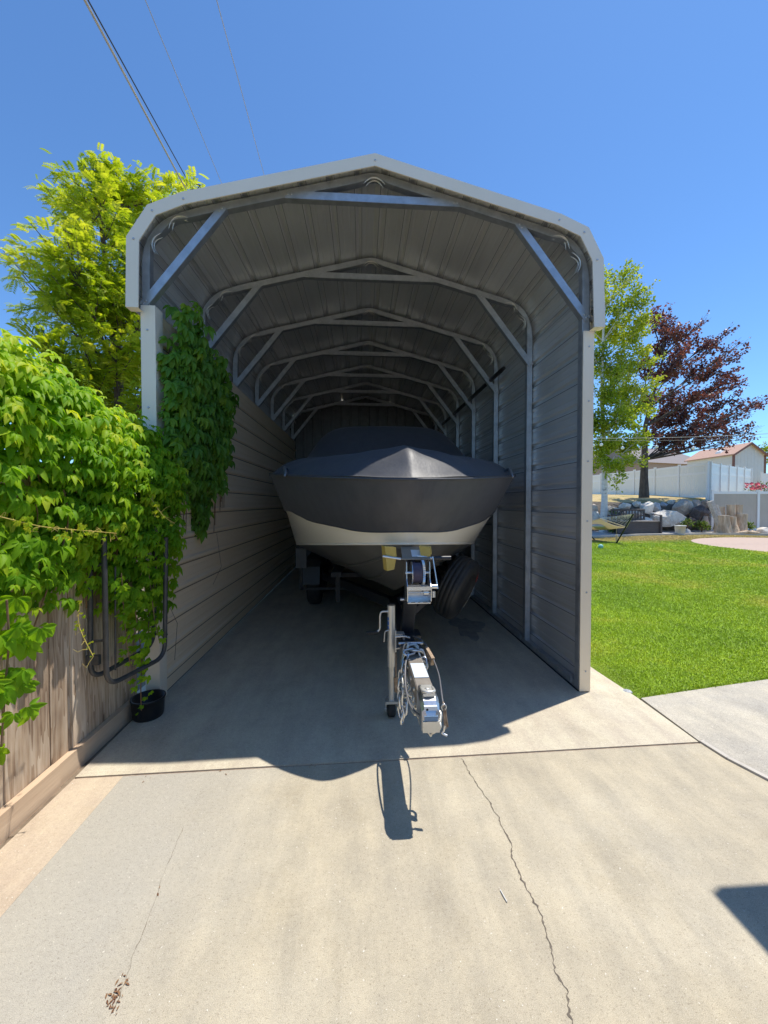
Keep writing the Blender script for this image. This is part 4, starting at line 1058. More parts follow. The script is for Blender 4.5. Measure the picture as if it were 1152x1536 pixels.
def strand_leaves(path, n, S0, S1, tint, jit=.03):
    P = np.array([tuple(p) for p in resample3(path, .02)]); t = np.sort(RNG.random(n)); idx = (t * (len(P) - 1)).astype(int)
    Q_ = P[idx] + RNG.normal(0, jit, (n, 3)); N = np.array([.75, -.55, .25]) + .35 * rnd_dir(n); DN = np.array([.1, 0, -1.]) + .5 * rnd_dir(n)
    return palmate(Q_, unit(N), DN, (S0 + (S1 - S0) * t) * RNG.uniform(.8, 1.15, n), np.clip(tint + RNG.normal(0, .1, n), 0, 1))
def resample3(path, step):
    out = []
    for a, b_ in zip(path[:-1], path[1:]):
        n = max(1, int((b_ - a).length / step))
        for k in range(n): out.append(a.lerp(b_, k / n))
    out.append(path[-1]); return out
rs = random.Random(4)
for pth, r, args in ((strand, .0035, (34, .085, .03, .5)), (strand2, .003, (14, .07, .05, .5)), (strand3, .003, (22, .07, .04, .5)), (strand4, .003, (20, .075, .05, .5)), (left_str, .004, (24, .085, .07, .55, .035))):
    V, Q, T = strand_leaves(pth, *args); hs_ = np_mesh('hanging_strand', V, Q, T, 'creeper', vine, True)
    g = MB(); g.tube(arc_pts(pth, 4, .05), r, 6); g.build('stem', 'vine_stem', hs_)
g = MB()
for k in range(22):
    yy = rs.uniform(1.2, 3.2); g.tube(arc_pts([(-1.72, yy, rs.uniform(.9, 1.2)), (-1.66 + rs.uniform(-.05, .1), yy + rs.uniform(-.1, .1), 1.5), (-1.65, yy + rs.uniform(-.2, .2), 2.1)], 4, .1), rs.uniform(.003, .007), 5)
g.build('stem', 'vine_stem', vine)
for pth, args in ((sh1, (40, .022, .018, .98, .025)), (sh2, (14, .02, .01, .98, .012)), (sh3, (16, .03, .014, .95, .015))):
    g = MB(); g.tube(arc_pts(pth, 4, .05), .0022, 6); Pp = resample3(pth, .035)
    for p in Pp:
        q = p + Vector((rs.gauss(0, .02), rs.gauss(0, .02), rs.gauss(-.012, .025))); g.tube([p, p.lerp(q, .6) + Vector((0, 0, .006)), q, q + Vector((rs.gauss(0, .012), rs.gauss(0, .01), rs.gauss(0, .012)))], [.0016, .0013, .0011, .0008], 4)
    td_ = g.build('tendril', 'shoot', vine); V, Q, T = strand_leaves(pth, *args); np_mesh('young_leaves', V, Q, T, 'creeper', td_, True)

vine2 = thing('creeper', 'shaded green creeper hanging down the almond wall inside the carport mouth', 'creeper', (-1.62, 4.2, 0))
def vine2_surface(n, dep):
    out = []
    Y = RNG.uniform(3.15, 4.85, n * 3); Z = RNG.uniform(.9, 3.33, n * 3)
    lo = np.interp(Y, [3.15, 3.35, 3.6, 3.75, 3.9, 4.05, 4.2, 4.4, 4.6, 4.75, 4.85], [1.35, 1.5, 1.80, 1.62, 1.34, 1.40, 1.75, 1.95, 2.05, 2.4, 2.7]) + .10 * fbm(Y * 9, Z)
    hi = np.interp(Y, [3.15, 3.3, 3.45, 3.8, 4.2, 4.5, 4.7, 4.85], [2.15, 3.22, 3.28, 3.16, 3.02, 2.95, 2.85, 2.75]) + .07 * fbm(Y * 7, Z)
    k = (Z > lo) & (Z < hi); Y, Z = Y[k][:n], Z[k][:n]; n = len(Y)
    dx = .05 + .13 * np.clip(np.minimum(Z - np.interp(Y, [3.15, 4.2, 4.85], [1.4, 1.4, 2.3]), 1) / .6, 0, 1) * np.clip((4.95 - Y) / .7, .2, 1) + .05 * fbm(Y * 3, Z * 3)
    P = np.stack([-1.64 + np.maximum(dx, .02) - dep, Y, Z], 1); return P, n, Y, Z
parts = []
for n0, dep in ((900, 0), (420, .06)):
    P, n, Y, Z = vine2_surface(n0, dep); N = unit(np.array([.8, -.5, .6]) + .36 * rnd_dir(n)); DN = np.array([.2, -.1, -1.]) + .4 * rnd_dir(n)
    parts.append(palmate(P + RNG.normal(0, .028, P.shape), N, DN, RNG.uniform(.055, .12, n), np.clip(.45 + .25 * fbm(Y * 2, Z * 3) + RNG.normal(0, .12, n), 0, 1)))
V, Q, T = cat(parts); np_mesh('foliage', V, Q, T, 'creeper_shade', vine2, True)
g = MB()
for k in range(14):
    yy = rs.uniform(3.35, 4.8); zz = np.interp(yy, [3.35, 4.2, 4.8], [1.6, 1.3, 1.9]); g.tube(arc_pts([(-1.60, yy, zz - rs.uniform(0, .25)), (-1.58, yy + rs.uniform(-.05, .05), zz + .5), (-1.60, yy + rs.uniform(-.1, .1), 2.9)], 4, .1), .0035, 5)
for pth in ([at(325, 800, 4.5), at(332, 850, 4.5), at(318, 880, 4.4)], [at(250, 900, 3.32), at(266, 935, 3.4), at(262, 990, 3.35)]): g.tube(pth, .0018, 5)
g.build('stem', 'vine_stem', vine2)

# ------------------------------------------------------------------ trees
def qcurve(a, b_, bend, n=8):
    a = Vector(a); b_ = Vector(b_); m_ = (a + b_) * .5 + Vector(bend)
    return [a * (1 - t) ** 2 + m_ * 2 * t * (1 - t) + b_ * t * t for t in [k / n for k in range(n + 1)]]
def make_tree(name, label, base, trunk_path, r0, r1, clusters, bark, leafmat, mode, lsize, dens, seed, group=None, limb_r=.05, up=.4, trunk_label=None, twig=1.0, rise=.5):
    """clusters: (x,y,z,rx,rz); limbs run from the stem to every clump, twigs fan out inside it and leaves sit along the twigs"""
    global RNG
    RNG = np.random.default_rng(seed); rs = random.Random(seed)
    root = thing(name, label, 'tree', base, group)
    g = MB(); tp = [Vector(p) for p in trunk_path]; n = len(tp); g.tube(tp, [r0 * (1.2 if i == 0 else 1) + (r1 - r0) * i / (n - 1) for i in range(n)], 12)
    LP = []; LD = []; LT = []
    for ci, (cx, cy, cz, rx, rz) in enumerate(clusters):
        c = Vector((cx, cy, cz))
        cand = [p for p in tp if p.z < cz - rz * .2] or [tp[-1]]
        ok = [p for p in tp[2:] if p.z <= cz - rise * math.hypot(p.x - cx, p.y - cy)]
        st = max(ok, key=lambda p: p.z) if ok else tp[2]
        lim = qcurve(st, c, (rs.gauss(0, .1) * rx, rs.gauss(0, .1) * rx, -.02 * (c - st).length), 7)
        lr = limb_r * (.6 + .5 * rx); g.tube(lim, [lr * (1 - .75 * k / 7) for k in range(8)], 7)
        nt_ = max(5, int(9 * rx * twig + 4)); nl = int(dens * rx * rx * rz)
        tl = RNG.normal(0, .12)
        for k in range(nt_):
            d = Vector(rnd_dir(1)[0]); d.z = d.z * .8 + up * .4; d.normalize()
            s0 = lim[rs.choice((4, 5, 6, 7))]; e = c + Vector((d.x * rx, d.y * rx, d.z * rz)) * rs.uniform(.65, 1.15)
            tw = qcurve(s0, e, (0, 0, -.06 * (e - s0).length), 5); g.tube(tw, [lr * .28 * (1 - .8 * q / 5) + .003 for q in range(6)], 5)
            m_ = max(3, nl // nt_); t = RNG.random(m_) ** .6
            a = np.array(tuple(s0)); b_ = np.array(tuple(e)); mid = (a + b_) / 2 + np.array([0, 0, -.06 * (e - s0).length])
            P = a[None] * ((1 - t) ** 2)[:, None] + mid[None] * (2 * t * (1 - t))[:, None] + b_[None] * (t * t)[:, None]
            P = P + RNG.normal(0, .085 * rx + .03, P.shape)
            LP.append(P); LD.append(np.tile(unit(b_ - a), (m_, 1))); LT.append(np.clip(.5 + tl + RNG.normal(0, .17, m_) + .12 * d.z, 0, 1))
    g.build('trunk', bark, root)
    P = np.concatenate(LP); D = np.concatenate(LD); T = np.concatenate(LT); n = len(P)
    if mode == 'simple':
        tv, tq = leaf_template(.85, .10, .15, ((0, .05), (.45, 1.0), (1, .05)))
        DD = D * .5 + rnd_dir(n) + np.array([0, 0, -.25]); NN = rnd_dir(n) + np.array([0, 0, .6])
        V, Q, k = scatter(tv, tq, P, DD, NN, lsize * RNG.uniform(.65, 1.3, n)); TT = np.repeat(T, k)
    else:       # pinnate: leaflets in pairs along a drooping stalk
        tv, tq = leaf_template(.36, .05, .18, ((0, .1), (.5, 1.0), (1, .05)))
        Vs = []; Qs = []; Ts = []; base_ = 0
        DD = unit(D * .8 + .8 * rnd_dir(n) + np.array([0, 0, -.05])); NN = unit(.5 * rnd_dir(n) + np.array([0, 0, 1.])); X = unit(np.cross(DD, NN)); NN = np.cross(X, DD)
        L = lsize * RNG.uniform(.7, 1.25, n)
        for j in range(7):
            t = .2 + .8 * j / 6
            for s in (-1, 1):
                pos = P + DD * (L * t)[:, None] - np.array([0, 0, 1.]) * (L * .35 * t * t)[:, None]
                dirn = DD * .45 + X * s * .8 + np.array([0, 0, -.25])
                V, Q, k = scatter(tv, tq, pos, dirn, NN + .25 * rnd_dir(n), L * .36 * (1 - .35 * abs(t - .5)))
                Vs.append(V); Qs.append(Q + base_); base_ += len(V); Ts.append(np.repeat(T, k))
        V = np.concatenate(Vs); Q = np.concatenate(Qs); TT = np.concatenate(Ts)
    np_mesh('crown', V, Q, TT, leafmat, root, False)
    return root
def clump_px(lst, Yc, spread, seed):
    """clumps surveyed in the picture as (x, y, radius px), set at their own distance"""
    rs = random.Random(seed); out = []
    for x, y, r in lst:
        Y = Yc + rs.uniform(-spread, spread); p = at(x, y, Y); k = Y / F * math.hypot(1, .3); out.append((p.x, p.y, p.z, r * k, r * k * .85))
    return out
ly = 7.0
lt = [(135, 290, 40), (180, 284, 36), (215, 300, 34), (255, 296, 32), (300, 278, 24), (108, 322, 34), (95, 345, 38), (150, 320, 44), (200, 335, 40), (60, 405, 40), (30, 408, 20), (110, 400, 46), (165, 390, 46), (80, 455, 42), (140, 450, 48), (185, 450, 42), (60, 505, 40), (120, 510, 48), (175, 520, 46), (215, 560, 44), (150, 565, 50), (95, 560, 45), (205, 480, 40), (260, 330, 40), (235, 400, 44), (290, 320, 36), (280, 420, 46), (180, 610, 48), (250, 520, 48), (240, 610, 44)]
cl_ = clump_px(lt, ly, 1.0, 5)
tb = at(190, 760, 7.3)
make_tree('ash_tree', 'airy yellow-green tree with feathery leaflets behind the vine-covered fence', (tb.x, tb.y, 0), [(tb.x, tb.y, -.1), (tb.x + .05, tb.y, 1.2), (tb.x - .08, tb.y, 2.6), (tb.x - .05, tb.y - .1, 3.8), (tb.x - .2, tb.y - .1, 5.2), (tb.x - .25, tb.y - .2, 6.6)], .13, .03, cl_, 'bark', 'locust', 'pinnate', .165, 3200, 31, limb_r=.03, rise=.7, twig=1.6)

# aspen in front of the terrace
ay = 20.3; ab = atz(905, 800); 
la = [(895, 420, 20), (930, 415, 22), (950, 408, 14), (905, 455, 30), (945, 450, 28), (970, 430, 14), (915, 500, 34), (955, 490, 30), (975, 480, 16), (890, 530, 28), (930, 545, 36), (965, 535, 26), (905, 585, 34), (950, 580, 32), (972, 570, 20), (890, 620, 30), (930, 625, 36), (960, 615, 24), (900, 660, 34), (940, 660, 30), (962, 655, 18), (915, 695, 30), (950, 690, 18), (885, 690, 20), (870, 560, 26), (870, 640, 26), (875, 480, 24), (925, 725, 12)]
make_tree('aspen_tree', 'tall slim aspen with white scarred trunk and light green crown', (ab.x, ay, 0), [(ab.x, ay, -.1)] + [at(905 - .0 * k + 2 * math.sin(k), 800 - 48 * k, ay) for k in range(1, 8)], .17, .04, clump_px(la, ay, 1.0, 8), 'aspen_bark', 'aspen_leaf', 'simple', .125, 1150, 32, limb_r=.025, rise=.6)
# plum-leaved maple on the terrace
my = 23.2
lm = [(1000, 480, 22), (975, 475, 18), (1015, 500, 20), (990, 515, 26), (1040, 490, 12), (1060, 478, 10), (1030, 520, 22), (1055, 520, 18), (1095, 495, 12), (1075, 520, 18), (1010, 550, 28), (985, 560, 22), (1045, 555, 24), (1075, 550, 22), (1105, 530, 16), (1110, 515, 10), (1085, 575, 24), (1050, 590, 26), (1100, 565, 18), (1010, 600, 28), (1030, 625, 26), (1070, 615, 24), (1095, 600, 18), (990, 630, 24), (1060, 640, 24), (1030, 655, 24), (1000, 660, 24), (1085, 640, 20), (1110, 620, 18), (1130, 605, 16), (1145, 600, 14), (1120, 640, 14), (1125, 655, 12), (1090, 665, 14), (1055, 665, 16), (1020, 672, 14), (960, 600, 22), (965, 540, 22), (975, 655, 18), (1135, 640, 10)]
mb = at(966, 742, my); crotch = at(967, 665, my)
make_tree('maple_tree', 'purple-leaved maple with dark spreading limbs on the terrace before the fence', (mb.x, my, mb.z - .15), [(mb.x, my, mb.z - .2), at(966, 715, my), at(967, 690, my), crotch, at(968, 640, my), at(975, 610, my), at(985, 575, my), at(995, 535, my)], .24, .05, clump_px(lm, my, 1.6, 9), 'bark', 'maple_leaf', 'simple', .145, 800, 33, limb_r=.05, rise=.55)
# green tree beyond the shed at the picture edge
lb = [(1152, 680, 12), (1165, 670, 18), (1160, 695, 14), (1180, 690, 18)]
bb = at(1166, 720, 48)
make_tree('far_tree', 'rounded green tree showing beyond the shed gable', (bb.x, 48, bb.z), [(bb.x, 48, bb.z - 2), (bb.x, 48, bb.z + 1), (bb.x, 48, bb.z + 3)], .2, .08, clump_px(lb, 48, 1, 4), 'bark', 'aspen_leaf', 'simple', .3, 120, 34)

# ------------------------------------------------------------------ things at the far side of the lawn
RNG = np.random.default_rng(77)
def boulder(label, x, y, w, h, Y, mat, seed):
    rs = random.Random(seed); c = at(x, y, Y); k = Y / F; rx, rz = w * k * .56, h * k * .58
    bm = bmesh.new()
    for i in range(15):
        d = Vector((rs.gauss(0, 1), rs.gauss(0, 1), rs.gauss(0, 1))).normalized() * rs.uniform(.86, 1.1)
        bm.verts.new((d.x * rx, d.y * max(rx, rz) * .85, d.z * rz))
    bmesh.ops.convex_hull(bm, input=bm.verts[:])
    bmesh.ops.delete(bm, geom=[v for v in bm.verts if not v.link_faces], context='VERTS')
    bmesh.ops.bevel(bm, geom=bm.edges[:], offset=min(rx, rz) * .05, segments=1, affect='EDGES')
    bmesh.ops.triangulate(bm, faces=bm.faces[:]); bmesh.ops.subdivide_edges(bm, edges=bm.edges[:], cuts=1)
    for v in bm.verts: v.co *= 1 + rs.uniform(-.025, .025)
    me = bpy.data.meshes.new('boulder'); bm.to_mesh(me); bm.free(); me.materials.append(MT[mat])
    o = bpy.data.objects.new('boulder', me); COL.objects.link(o); o.location = c; o.rotation_euler = (0, 0, rs.uniform(-.4, .4))
    tag(o, label, 'boulder', 'boulders of the terrace wall')
B = [('big tan boulder with dark stripes above the white bucket', 1022, 763, 34, 29, 21.6, 'rock_tan'),
     ('large pale boulder leaning beside the brown bench', 1001, 780, 50, 30, 20.7, 'rock_pale'),
     ('upright pale boulder just above the back of the bench', 971, 761, 19, 23, 21.7, 'rock_pale'),
     ('cream wedge boulder between aspen trunk and bench back', 937, 761, 20, 15, 21.9, 'rock_pale'),
     ('small pale boulder touching the maple side of the cream wedge', 955, 757, 15, 12, 22.2, 'rock_pale'),
     ('flat tan boulder directly beside the aspen trunk', 917, 767, 24, 16, 21.5, 'rock_tan'),
     ('tan boulder half hidden by the almond carport post', 888, 763, 20, 14, 21.9, 'rock_tan'),
     ('pale low boulder behind the hammock bed', 892, 774, 24, 15, 20.9, 'rock_pale'),
     ('bluish boulder on the wall top right of the upright pale one', 998, 758, 15, 13, 22.1, 'rock_blue'),
     ('small shaded grey boulder tucked between upright pale and bluish boulders', 984, 761, 14, 16, 21.8, 'rock_blue'),
     ('brown-grey boulder atop the wall next to the striped one', 1044, 758, 17, 16, 22.0, 'rock_tan'),
     ('dark brown boulder near the leaning log', 1049, 774, 26, 30, 20.9, 'rock_dark'),
     ('tan boulder against the white fence corner post', 1058, 756, 14, 12, 22.0, 'rock_tan'),
     ('dark flat boulder low behind the white bucket', 1037, 785, 20, 16, 20.4, 'rock_dark'),
     ('smooth pale boulder in front of the tan fence at the picture edge', 1148, 797, 22, 13, 19.2, 'rock_pale'),
     ('grey boulder seen over the hammock beside the bench', 913, 779, 26, 17, 20.6, 'rock_blue'),
     ('long tan boulder lying behind the bench back', 948, 772, 34, 14, 21.1, 'rock_tan'),
     ('pale boulder hidden behind the bench slats', 966, 783, 26, 16, 20.6, 'rock_pale'),
     ('narrow cream boulder filling the gap above the bluish boulder', 1008, 754, 12, 9, 22.4, 'rock_pale'),
     ('squat grey boulder under the striped boulder', 1019, 782, 18, 14, 20.5, 'rock_blue'),
     ('rusty tan boulder at the base of the fence corner post', 1058, 783, 14, 20, 20.6, 'rock_tan'),
     ('small cream boulder perched over the bench arm', 983, 772, 15, 13, 21.1, 'rock_pale'),
     ('smooth cream boulder just beneath the flat tan one', 926, 777, 17, 13, 21.0, 'rock_pale'),
     ('greenish grey boulder behind the small shrub', 1029, 797, 14, 10, 19.8, 'rock_blue')]
for i, (lb_, x, y, w, h, Y, mt_) in enumerate(B): boulder(lb_, x, y, w, h, Y, mt_, 100 + i)

# white vinyl fences
def vinyl_fence(name, label, P, Q, z0, z1, npan, board, gaps, seed, cap=True, posts_mat='vinyl_white', rail2=True):
    P = Vector((P[0], P[1], 0)); Q = Vector((Q[0], Q[1], 0)); d = (Q - P).normalized(); n_ = Vector((-d.y, d.x, 0)); L = (Q - P).length
    root = thing(name, label, 'fence', (P.x, P.y, z0(0)))
    for i in range(npan + 1):
        t = i / npan; p = P + d * (L * t); g = MB(); g.bar(p + Vector((0, 0, z0(t) - .3)), p + Vector((0, 0, z1(t) + .06)), .125, .125, up=n_)
        g.bar(p + Vector((0, 0, z1(t) + .062)), p + Vector((0, 0, z1(t) + .085)), .15, .15, up=n_); g.build('post', posts_mat, root)
    for i in range(npan):
        t0, t1 = i / npan, (i + 1) / npan; a = P + d * (L * t0 + .065); b_ = P + d * (L * t1 - .065); za, zb = z0(t0) + .06, z1(t0)
        g = MB(); w = (b_ - a).length; k = max(3, int(w / .155)); bw = w / k
        for j in range(k):
            q0 = a + d * (j * bw + gaps / 2); q1 = a + d * ((j + 1) * bw - gaps / 2); g.bar(Vector((q0.x, q0.y, (za + zb) / 2)), Vector((q1.x, q1.y, (za + zb) / 2)), .022, zb - za - .1)
        g.build('board_panel', board, root)
        for zz in ([zb - .07, za + .07] + ([zb - .62] if rail2 else [])):
            g = MB(); g.bar(Vector((a.x, a.y, zz)), Vector((b_.x, b_.y, zz)), .05, .14); g.build('rail', posts_mat, root)
    return root
c0 = at(1063, 745, 23.4); far = at(880, 745, 37)
vinyl_fence('vinyl_fence', 'shaded pale vinyl fence with narrow gaps behind the maple', (c0.x, 23.5), (far.x, 37), lambda t: 1.90 + .5 * t, lambda t: 4.14 + .12 * t, 6, 'vinyl_grey', .016, 1)
e0 = at(1126, 745, 28.5)
vinyl_fence('vinyl_fence', 'bright white solid vinyl fence running from the corner toward the shed', (c0.x + .15, 23.45), (e0.x, 28.5), lambda t: 1.95 + .2 * t, lambda t: 4.12 + .1 * t, 5, 'vinyl_white', .003, 2)
t0 = at(1067, 800, 21.0); t1 = at(1260, 800, 21.0)
vinyl_fence('vinyl_fence', 'tan panel fence with white posts and rails behind the stump', (t0.x, 21.0), (t0.x + (t1.x - t0.x) * 2, 20.2), lambda t: .02, lambda t: 2.27, 6, 'vinyl_tan', .004, 3, rail2=False)
e1 = at(1143, 720, 31); e2 = at(1230, 720, 31)
vinyl_fence('vinyl_fence', 'far white vinyl fence piece beside the shed wall', (e1.x, 31), (e2.x, 31), lambda t: 2.2, lambda t: 4.1, 2, 'vinyl_white', .003, 4)

# shed
def prism_roof(mb, a, b_, c, thick): pass
sh = thing('shed', 'cream garden shed with terracotta shingle roof and brown corner trim', 'shed', at(1100, 700, 33))
pc_ = at(1100.5, 680, 33); pr_ = at(1147.5, 680, 33.6); pl_ = at(1031, 686, 38.5); zE = at(1100.5, 681, 33).z; zR = at(1125, 665, 33.3).z
C0 = Vector((pc_.x, pc_.y, 0)); C1 = Vector((pr_.x, pr_.y, 0)); back = Vector((pl_.x - pc_.x, pl_.y - pc_.y, 0)); C2 = C0 + back; C3 = C1 + back; zb = 2.0
M0 = (C0 + C1) / 2; M1 = (C2 + C3) / 2
Z = lambda v, z: Vector((v.x, v.y, z))
g = MB(); g.add([Z(C0, zb), Z(C1, zb), Z(C1, zE), Z(M0, zR), Z(C0, zE)], [(0, 1, 2, 3, 4)]); g.add([Z(C0, zb), Z(C0, zE), Z(C2, zE), Z(C2, zb)], [(0, 1, 2, 3)]); g.add([Z(C2, zb), Z(C3, zb), Z(C3, zE), Z(M1, zR), Z(C2, zE)], [(4, 3, 2, 1, 0)]); g.add([Z(C1, zb), Z(C1, zE), Z(C3, zE), Z(C3, zb)], [(3, 2, 1, 0)])
for i in range(1, 9):
    q = C0.lerp(C1, i / 9); dz = zE + (zR - zE) * (1 - abs(i / 9 * 2 - 1)); nrm = (C0 - C2).normalized(); g.bar(Z(q, zb) + nrm * .004, Z(q, dz - .03) + nrm * .004, .03, .012, up=nrm)
g.build('wall', 'shed_wall', sh)
ov = (C0 - C2).normalized() * .25; sl = (C1 - C0).normalized()
g = MB()
for e, ee in ((C0, C2), (C1, C3)):
    s_ = -1 if e is C0 else 1; a = Z(e, zE) + sl * s_ * .2 + ov - Vector((0, 0, .10)); r = Z(M0, zR) + ov; a2 = Z(ee, zE) + sl * s_ * .2 - ov - Vector((0, 0, .10)); r2 = Z(M1, zR) - ov; u = Vector((0, 0, .09))
    g.add([a, r, r2, a2, a + u, r + u, r2 + u, a2 + u], [(0, 1, 2, 3), (4, 7, 6, 5), (0, 4, 5, 1), (3, 2, 6, 7), (0, 3, 7, 4)])
g.build('roof', 'shed_roof', sh)
g = MB(); nrm = (C0 - C2).normalized()
for c in (C0, C1): g.bar(Z(c, zb) + nrm * .01, Z(c, zE - .02) + nrm * .01, .22, .04, up=nrm)
g.bar(Z(C0, zE) - sl * .2 + ov + Vector((0, 0, -.12)), Z(M0, zR) + ov + Vector((0, 0, -.03)), .03, .14); g.bar(Z(C1, zE) + sl * .2 + ov + Vector((0, 0, -.12)), Z(M0, zR) + ov + Vector((0, 0, -.03)), .03, .14)
g.build('trim', 'brown_trim', sh)
g = MB(); sk = Z(C0, zE).lerp(Z(M0, zR), .35) + back * .38 + Vector((0, 0, .10)); rd = (Z(M0, zR) - Z(C0, zE)).normalized(); bd = back.normalized(); g.add([sk - rd * .3 - bd * .35, sk + rd * .3 - bd * .35, sk + rd * .3 + bd * .35, sk - rd * .3 + bd * .35, sk - rd * .2 - bd * .25 + Vector((0, 0, .14)), sk + rd * .2 - bd * .25 + Vector((0, 0, .14)), sk + rd * .2 + bd * .25 + Vector((0, 0, .14)), sk - rd * .2 + bd * .25 + Vector((0, 0, .14))], [(4, 5, 6, 7), (0, 1, 5, 4), (1, 2, 6, 5), (2, 3, 7, 6), (3, 0, 4, 7)]); g.build('skylight', 'white_print', sh)
# brick house further back
hs = thing('brick_house', 'low tan brick house with grey shingle roof behind the maple', 'house', at(1000, 700, 52))
a = at(972, 690, 50); b_ = at(1070, 690, 54); zt = at(1000, 693, 50).z; dd = Vector((-6, 9, 0))
g = MB(); P4 = [Vector((a.x, a.y, 0)), Vector((b_.x, b_.y, 0))]; P4 += [P4[1] + dd, P4[0] + dd]
g.add([Z(p, 2) for p in P4] + [Z(p, zt) for p in P4], [(0, 1, 5, 4), (1, 2, 6, 5), (2, 3, 7, 6), (3, 0, 4, 7)]); g.build('wall', 'brick', hs)
zr = at(1010, 668, 54).z; r0 = (P4[0] + P4[3]) / 2; r1 = (P4[1] + P4[2]) / 2; g = MB()
g.add([Z(P4[0], zt - .1) + Vector((-.4, -.5, 0)), Z(P4[1], zt - .1) + Vector((.4, -.5, 0)), Z(r1, zr), Z(r0, zr), Z(P4[2], zt - .1), Z(P4[3], zt - .1)], [(0, 1, 2, 3), (3, 2, 4, 5), (0, 3, 5), (1, 4, 2)]); g.build('roof', 'house_roof', hs)
wp = P4[0].lerp(P4[1], .3); wd = (P4[1] - P4[0]).normalized(); wn = Vector((wd.y, -wd.x, 0)); g = MB(); g.bar(Z(wp, zt - 1.2) + wn * .02, Z(wp, zt - 1.2) + wd * 1.6 + wn * .02, .06, 1.2); f_ = g.build('window', 'vinyl_white', hs)
g = MB(); g.bar(Z(wp, zt - 1.2) + wd * .08 + wn * .06, Z(wp, zt - 1.2) + wd * 1.52 + wn * .06, .02, 1.04); g.build('pane', 'glass', f_)

# own house whose eave throws the shadow at the picture edge (stands beside the photographer)
hz = 3.0; ex, ey = 1.487 + .309 * hz, 1.524 + .153 * hz
ho = thing('house', 'stucco house with wide eave beside the driveway', 'house', (3.4, .9, 0))
g = MB(); g.box((3.35, -9, 0), (11, 1.15, 2.98)); g.build('wall', 'stucco', ho)
g = MB(); g.box((ex, -9.6, hz), (11.6, ey, hz + .16)); g.add([(ex, -9.6, hz + .163), (11.6, -9.6, hz + .163), (11.6, ey, hz + .163), (ex, ey, hz + .163), (6.5, -5, hz + 1.5), (6.5, -2.5, hz + 1.5)], [(0, 1, 4), (1, 2, 5, 4), (2, 3, 5), (3, 0, 4, 5)]); g.build('roof', 'house_roof', ho)

# bench
bnc = thing('storage_bench', 'dark brown resin storage bench with slatted back before the boulders', 'bench', at(958, 800, 19.2))
pA = at(926, 800, 19.2); pB = at(992, 800, 19.0); bd = (Vector((pB.x, pB.y, 0)) - Vector((pA.x, pA.y, 0))); W = bd.length; bd.normalize(); bn = Vector((-bd.y, bd.x, 0)); zb0 = .06
A0 = Vector((pA.x, pA.y, 0))
def bp(u, v, z): return A0 + bd * u + bn * v + Vector((0, 0, z))
g = MB(); g.bar(bp(.05, .32, zb0 + .30), bp(W - .05, .32, zb0 + .30), .60, .58)
for k in range(1, 4): g.bar(bp(.06, .015, zb0 + .02 + .15 * k), bp(W - .06, .015, zb0 + .02 + .15 * k), .012, .012)
g.build('box', 'bench', bnc)
g = MB(); g.bar(bp(.02, .30, zb0 + .625), bp(W - .02, .30, zb0 + .625), .66, .055, bev=.015); g.build('seat', 'bench_seat', bnc)
g = MB(); g.bar(bp(.02, .66, zb0 + 1.20), bp(W * .80, .66, zb0 + 1.20), .06, .10, bev=.02); g.bar(bp(.02, .64, zb0 + .72), bp(W * .80, .64, zb0 + .72), .05, .08)
for k in range(12):
    u = .06 + (W * .80 - .1) * k / 11; g.bar(bp(u, .645, zb0 + .7), bp(u, .66, zb0 + 1.18), .03, .09 if k in (0, 11) else .055, up=bd)
g.build('backrest', 'bench', bnc)
for u in (.04, W - .04):
    g = MB(); g.bar(bp(u, -.02, zb0), bp(u, -.02, zb0 + .92), .08, .08); g.bar(bp(u, -.05, zb0 + .93), bp(u, .66, zb0 + .97), .09, .05, bev=.012); g.build('armrest', 'bench', bnc)

# hammock on its stand
hm = thing('hammock', 'tan canvas hammock on a black slanted stand at the lawn edge', 'hammock', (9.95, 15.5, 0))
nf = Vector((10.05, 14.95, .02)); ff = Vector((9.92, 16.15, .02)); nt_ = at(951, 771, 14.1); ft = Vector((9.55, 17.6, 1.2))
g = MB(); g.tube(arc_pts([nt_ + Vector((-.02, 0, .02)), nf, ff, ft], 4, .06), .028, 10); g.tube([nf + Vector((-.45, .05, -.0)), nf + Vector((.25, -.02, 0))], .024, 8); g.tube([ff + Vector((-.45, 0, 0)), ff + Vector((.2, 0, 0))], .024, 8); g.build('stand', 'black_tube', hm)
s0 = at(900, 778, 15.3); s1 = at(940, 791, 14.75); e0_ = Vector((8.9, 17.0, 1.0)); e1_ = Vector((10.0, 17.0, .95))
rows = []
for i in range(15):
    t = i / 14; A = s0.lerp(e0_, t); Bq = s1.lerp(e1_, t); r = []
    for k in range(9):
        u = k / 8; p = A.lerp(Bq, u); p.z -= .30 * 4 * t * (1 - t) * .55 + .22 * math.sin(math.pi * u) * (.35 + .65 * math.sin(math.pi * t)); r.append(p)
    rows.append(r)
g = MB(); g.grid(rows, True); g.grid([[p - Vector((0, 0, .012)) for p in r] for r in rows], True, flip=True); g.tube([r[0] for r in rows], .014, 6); g.tube([r[-1] for r in rows], .014, 6); g.build('bed', 'canvas', hm)
g = MB(); g.tube([s0, s1], .018, 8); g.tube([e0_, e1_], .018, 8); g.build('spreader', 'canvas', hm)
g = MB()
for k in range(9):
    p = s0.lerp(s1, k / 8); g.tube([p, nt_], .006, 5); q = e0_.lerp(e1_, k / 8); g.tube([q, ft], .006, 5)
g.build('cord', 'cord', hm)
g = MB(); pc2 = rows[3][4] + Vector((-.05, .1, .10)); rr = []
